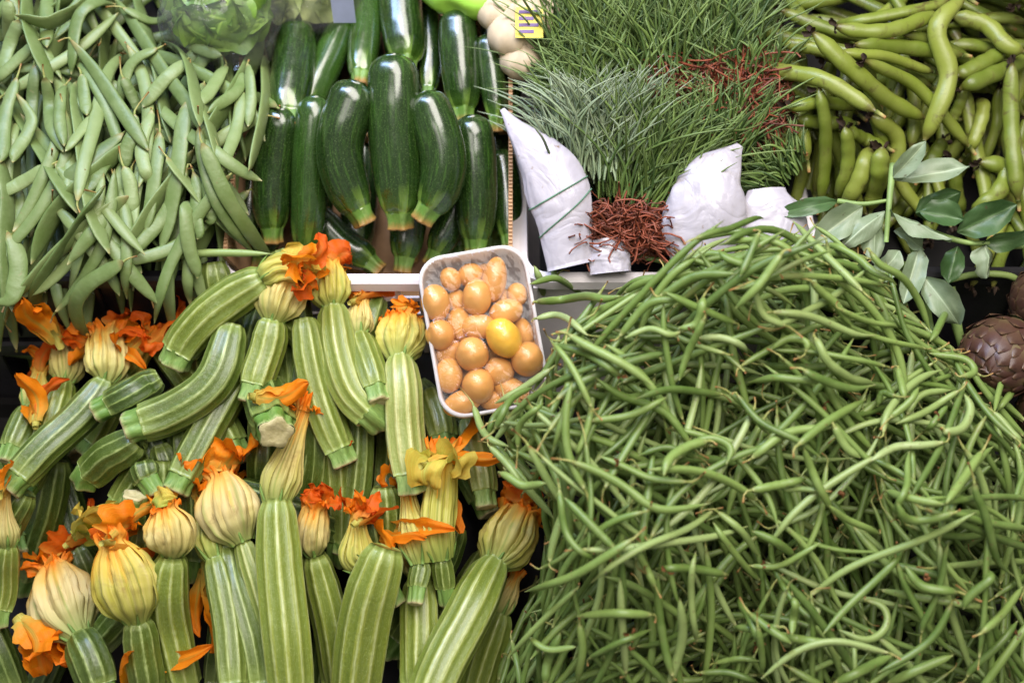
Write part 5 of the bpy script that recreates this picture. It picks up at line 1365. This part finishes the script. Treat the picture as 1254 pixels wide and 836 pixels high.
GA = 'agretti bunches in the white crate'
for k, (b, t, s0, s1, N, mt, lab, roots) in enumerate([
    ((730, 130, -.02), (715, -40, .008), .028, .030, 560, 'blade', 'dark green agretti bunch at the back beside the garlic heads', None),
    ((850, 110, -.025), (830, -50, .005), .030, .050, 620, 'blade', 'dark green agretti bunch at the back above the red roots', ((855, 108), (60, 26))),
    ((800, 130, -.020), (760, -10, .012), .030, .042, 520, 'blade', 'agretti bunch in the middle of the back row', None),
    ((712, 150, -.012), (700, 40, .016), .018, .014, 340, 'blade', 'agretti bunch leaning on the dark courgettes', None),
    ((905, 140, -.02), (890, 20, .012), .020, .030, 320, 'blade', 'agretti bunch lying against the broad bean pods', ((915, 120), (40, 45))),
    ((960, 225, -.010), (915, 170, .008), .016, .022, 260, 'blade', 'small agretti tuft above the flat paper parcel', None),
    ((776, 258, -.014), (820, 95, .016), .022, .030, 720, 'blade', 'bright green agretti bunch fanning out between the two paper parcels', ((772, 282), (60, 26))),
    ((728, 225, -.006), (722, 75, .024), .022, .020, 600, 'blade2', 'silvery pale agretti bunch standing out of the pointed paper parcel', None),
    ((876, 196, -.004), (890, 80, .020), .016, .028, 460, 'blade', 'fresh green agretti bunch standing out of the wide paper parcel', None),
]):
    B_ = bk(*b); T_ = bk(*t); root = thing('agretti_bunch', B_, lab, 'agretti', GA)
    kind(obj('foliage', blades(B_, T_, s0, s1, int(N * 1.45), 40 + k), M[mt], root), 'stuff')
    if roots:
        (cx, cy), (wx, wy) = roots; c = bk(cx, cy, .004); ax = np.column_stack([RIGHT * wx * PXM, BK.U * wy * PXM, BK.N * .014])
        kind(obj('roots', root_mass(c, ax, 520, 70 + k), M['root'], root), 'stuff')
# thin scraps of the sparse foliage hanging over the roots
def paper(pts, label, seed, flat=.42, crum=.055, tie=None):
    """pts: (px, py, n, half width px) along the parcel from bottom to top"""
    C = np.array([bk(p[0], p[1], p[2]) for p in pts]); m, K = 46, 72; s = np.linspace(0, 1, len(pts)); t = np.linspace(0, 1, m)
    P = resample(C, m); W_ = np.interp(t, s, [p[3] for p in pts]) * PXM * .98; W_ = np.convolve(np.pad(W_, 3, mode='edge'), np.ones(7) / 7, 'valid')

    def shp(th, q):
        v = np.stack(np.broadcast_arrays(np.cos(th) * .9, np.sin(th) * .9, q * 2.4), -1)
        rid = 1 - np.abs(pn(v, .45, seed, 2)) * 1.7; rid2 = 1 - np.abs(pn(v, 1.1, seed + 1, 2)) * 1.7
        rid3 = 1 - np.abs(pn(v, 2.2, seed + 2, 1)) * 1.7
        return 1 + crum * rid + crum * .5 * rid2 + crum * .16 * rid3 + .10 * np.abs(np.cos(th - .6))
    root = thing('paper_parcel', C[0], label, 'paper wrap', 'white paper parcels round the agretti')
    g = tube(P, W_, W_ * flat, K=K, ref=BK.N, shape=shp, caps=(True, False), rand=.5)
    o = obj('wrap', g, M['paper'], root)
    if tie:
        T, A, B = frames(P, BK.N)
        for (q0, q1) in tie:
            th = np.linspace(0, 6.2832, 60); q = q0 + (q1 - q0) * (np.cos(th) * .5 + .5); mul = shp(th, q)
            pi_, ai_, bi_ = (np.stack([np.interp(q, t, Z[:, k]) for k in range(3)], 1) for Z in (P, A, B)); wi_ = np.interp(q, t, W_)
            V = pi_ + ai_ * (np.cos(th) * wi_ * mul)[:, None] * 1.03 + bi_ * (np.sin(th) * wi_ * flat * mul)[:, None] * 1.06
            obj('twine', tube(V, .0007, K=5, ref=(.3, .2, 1), caps=(False, False)), M['twine'], root)
    return root


paper([(700, 326, .006, 27), (694, 298, .010, 28), (690, 255, .016, 37), (676, 215, .020, 36), (655, 185, .024, 24), (632, 158, .026, 12), (615, 134, .026, 2)], 'pointed white paper parcel tied with green twine, beside the dark courgettes', 5, tie=((.34, .42), (.16, .36)))
paper([(748, 334, .006, 23), (746, 315, .008, 24), (742, 292, .010, 15)], 'small crumpled white paper end beside the pointed parcel', 8)
paper([(862, 322, .006, 34), (860, 285, .014, 45), (866, 248, .021, 45), (876, 218, .025, 36), (890, 198, .028, 20), (906, 178, .029, 3)], 'wide white paper parcel open at the top with green agretti', 11)
paper([(950, 305, .004, 42), (945, 275, .009, 40), (940, 250, .012, 34), (938, 232, .013, 22)], 'low crumpled white paper parcel beside the leaf sprig', 15)

# ------------------------------------------------------------------ artichokes
def artichoke(px, py, n, rpx, label, seed, tilt):
    r = np.random.default_rng(seed); c = FR.w(FR.at(px, py, n)); R = rpx * PXM; up = np.array(tilt, float); up /= np.linalg.norm(up)
    root = thing('artichoke', c - up * R, label, 'artichoke', 'purple artichokes')
    e1 = np.cross(up, (0.2, 1, .1)); e1 /= np.linalg.norm(e1); e2 = np.cross(up, e1)
    obj('heart', ellipsoid(c, (R * .80, R * .80, R * .92), np.column_stack([e1, e2, up]), K=20, M=12), M['arti'], root)
    ns, nt = 7, 5; s = np.linspace(0, 1, ns); t = np.linspace(-1, 1, nt); TT, SS = np.meshgrid(t, s)
    N = 78
    for k in range(N):
        f = (k + .5) / N; ph = math.acos(1 - 1.80 * f); ph = math.pi - ph * .98 if False else ph; th = k * 2.39996
        lat = math.pi / 2 - ph * .95 + .1    # start latitude of the bract
        v = .30 + .25 * math.sin(ph)
        lats = lat - .30 + s * (.62 + .1 * r.random())
        rad = R * (1.0 + .06 * r.random() + .10 * s ** 2)
        wv = np.interp(s, [0, .35, .75, 1], [.9, 1, .62, .03]) * .36
        la = lats[:, None] + 0 * TT; lo = th + TT * wv[:, None] / np.maximum(np.cos(np.clip(la, -1.3, 1.35)), .28)
        rr = (rad[:, None] * (1 - .035 * TT ** 2)) + .0
        D = (np.cos(la) * np.cos(lo))[..., None] * e1 + (np.cos(la) * np.sin(lo))[..., None] * e2 + np.sin(la)[..., None] * up * 1.12
        V = c + D * rr[..., None]
        tc = np.stack([TT, SS, np.full_like(TT, r.random())], -1).reshape(-1, 3)
        obj('bract', Geo(V.reshape(-1, 3), quads(ns, nt, False), tc), M['arti'], root)
    C = np.array([c - up * R * .85, c - up * R * 1.5]); obj('stem', tube(C, np.array([.009, .008]), K=12, ref=(.3, .2, .1)), M['vine'], root)
    return root


artichoke(1226, 436, .022, 46, 'round purple brown artichoke resting against the green bean heap', 3, (-.55, -.75, .35))
artichoke(1278, 368, .02, 38, 'purple artichoke leaning above the round one in the dark crate', 4, (-.3, -.3, .9))
artichoke(1292, 506, .01, 42, 'purple artichoke under the stray bean pods at the edge of the heap', 5, (-.6, -.6, .5))

# ------------------------------------------------------------------ things behind the crates
def crumple_ball(c, ax, seed, amp=.12, K=48, m=30):
    g = ellipsoid(c, (1, 1, 1), None, K=K, M=m); D = g.sc
    f = 1 + amp * (1 - np.abs(pn(D, .35, seed, 2)) * 1.7) + amp * .5 * (1 - np.abs(pn(D, .9, seed + 1, 2)) * 1.7)
    g.V = c + (D * f[:, None] * np.asarray(ax))
    return g


def leafy_head(name, c, R, label, cat, mat, seed, n=22):
    r = np.random.default_rng(seed); root = thing(name, c - np.array([0, 0, R]), label, cat)
    obj('heart', crumple_ball(c, (R * .8, R * .8, R * .7), seed, .08), M[mat], root)
    for k in range(n):
        d = r.normal(size=3); d[2] = abs(d[2]) * .8; d[1] -= .5; d /= np.linalg.norm(d); tdir = np.cross(d, r.normal(size=3)); tdir /= np.linalg.norm(tdir)
        a = c + d * R * .82 - tdir * R * .6; b = c + d * R * .86 + tdir * R * .6
        obj('leaf', leaf_geo(a, b, R * 1.15, d, seed * 50 + k, bend=.35, fold=-.25, curl=.1), M[mat], root)
    return root


def bag(c, ax, label, seed, mat='bagfilm', name='plastic_bag', amp=.16):
    return tag(obj(name, crumple_ball(np.asarray(c), ax, seed, amp), M[mat]), label, 'bag')


leafy_head('lettuce', bk(275, 12, -.012), .043, 'green lettuce wrapped in clear film behind the flat beans', 'lettuce', 'lettuce', 21)
bag(bk(275, 12, -.010), (.054, .050, .050), 'clear crinkled plastic bag round the green lettuce', 22)
leafy_head('cabbage', bk(372, -20, -.05), .042, 'pale yellow green cabbage wrapped in film behind the back row courgettes', 'cabbage', 'cabbage', 23)
bag(bk(372, -20, -.05), (.052, .050, .050), 'clear plastic film bag round the pale cabbage', 24)
bag(bk(592, -32, -.02), (.060, .05, .030), 'lime green plastic packet behind the courgettes', 26, 'gbag', 'plastic_packet', .10)
# pale blue price card between the cabbage and the courgettes
A_ = bk(412, 30, -.01); c2 = box(-.010, .010, -.0008, .0008, 0, .045); c2.V = c2.V + A_ + np.array([.006, .01, -.005])
tag(obj('price_card', c2, M['blue'], smooth=False), 'pale blue card standing between the cabbage and the courgettes', 'card')
# garlic heads in a printed net bag
gb = []
for k, (px, py, n, r_) in enumerate([(628, 42, -.004, .022), (655, 20, .0, .022), (640, 72, -.012, .020), (612, 14, -.006, .02)]):
    c = bk(px, py, n); g = ellipsoid(c, (r_, r_, r_ * .9), None, K=40, M=16); th = np.arctan2(g.sc[:, 1], g.sc[:, 0]); sr = np.sqrt(g.sc[:, 0] ** 2 + g.sc[:, 1] ** 2)
    g.V = c + (g.V - c) * (1 + .07 * np.abs(np.cos(4.5 * th)) * sr)[:, None]; g.V[:, 2] += .012 * np.exp(-(sr / .25) ** 2) * (g.sc[:, 2] > 0)
    tag(obj('garlic_head', g, M['garlic']), 'creamy garlic head lying between the dark courgettes and the agretti', 'garlic', 'garlic heads behind the agretti')
lab_ = bk(648, 28, .020); w_ = thing('bag_label', lab_, 'small yellow label with purple print beside the garlic heads', 'label')
g = slope_box(BK, -.012, .012, -.014, .014, -.0005, .0005); g.V = g.V - BK.o + lab_; obj('card', g, M['print'], w_, smooth=False)
gs = []
for q in range(4):
    g = slope_box(BK, -.009, .004 + .004 * (q % 2), -.010 + q * .006, -.007 + q * .006, .0006, .0010); g.V = g.V - BK.o + lab_; gs.append(g)
obj('print', join(gs), M['purp'], w_, smooth=False)

for o in bpy.data.objects:
    if '_o' in o: del o['_o']
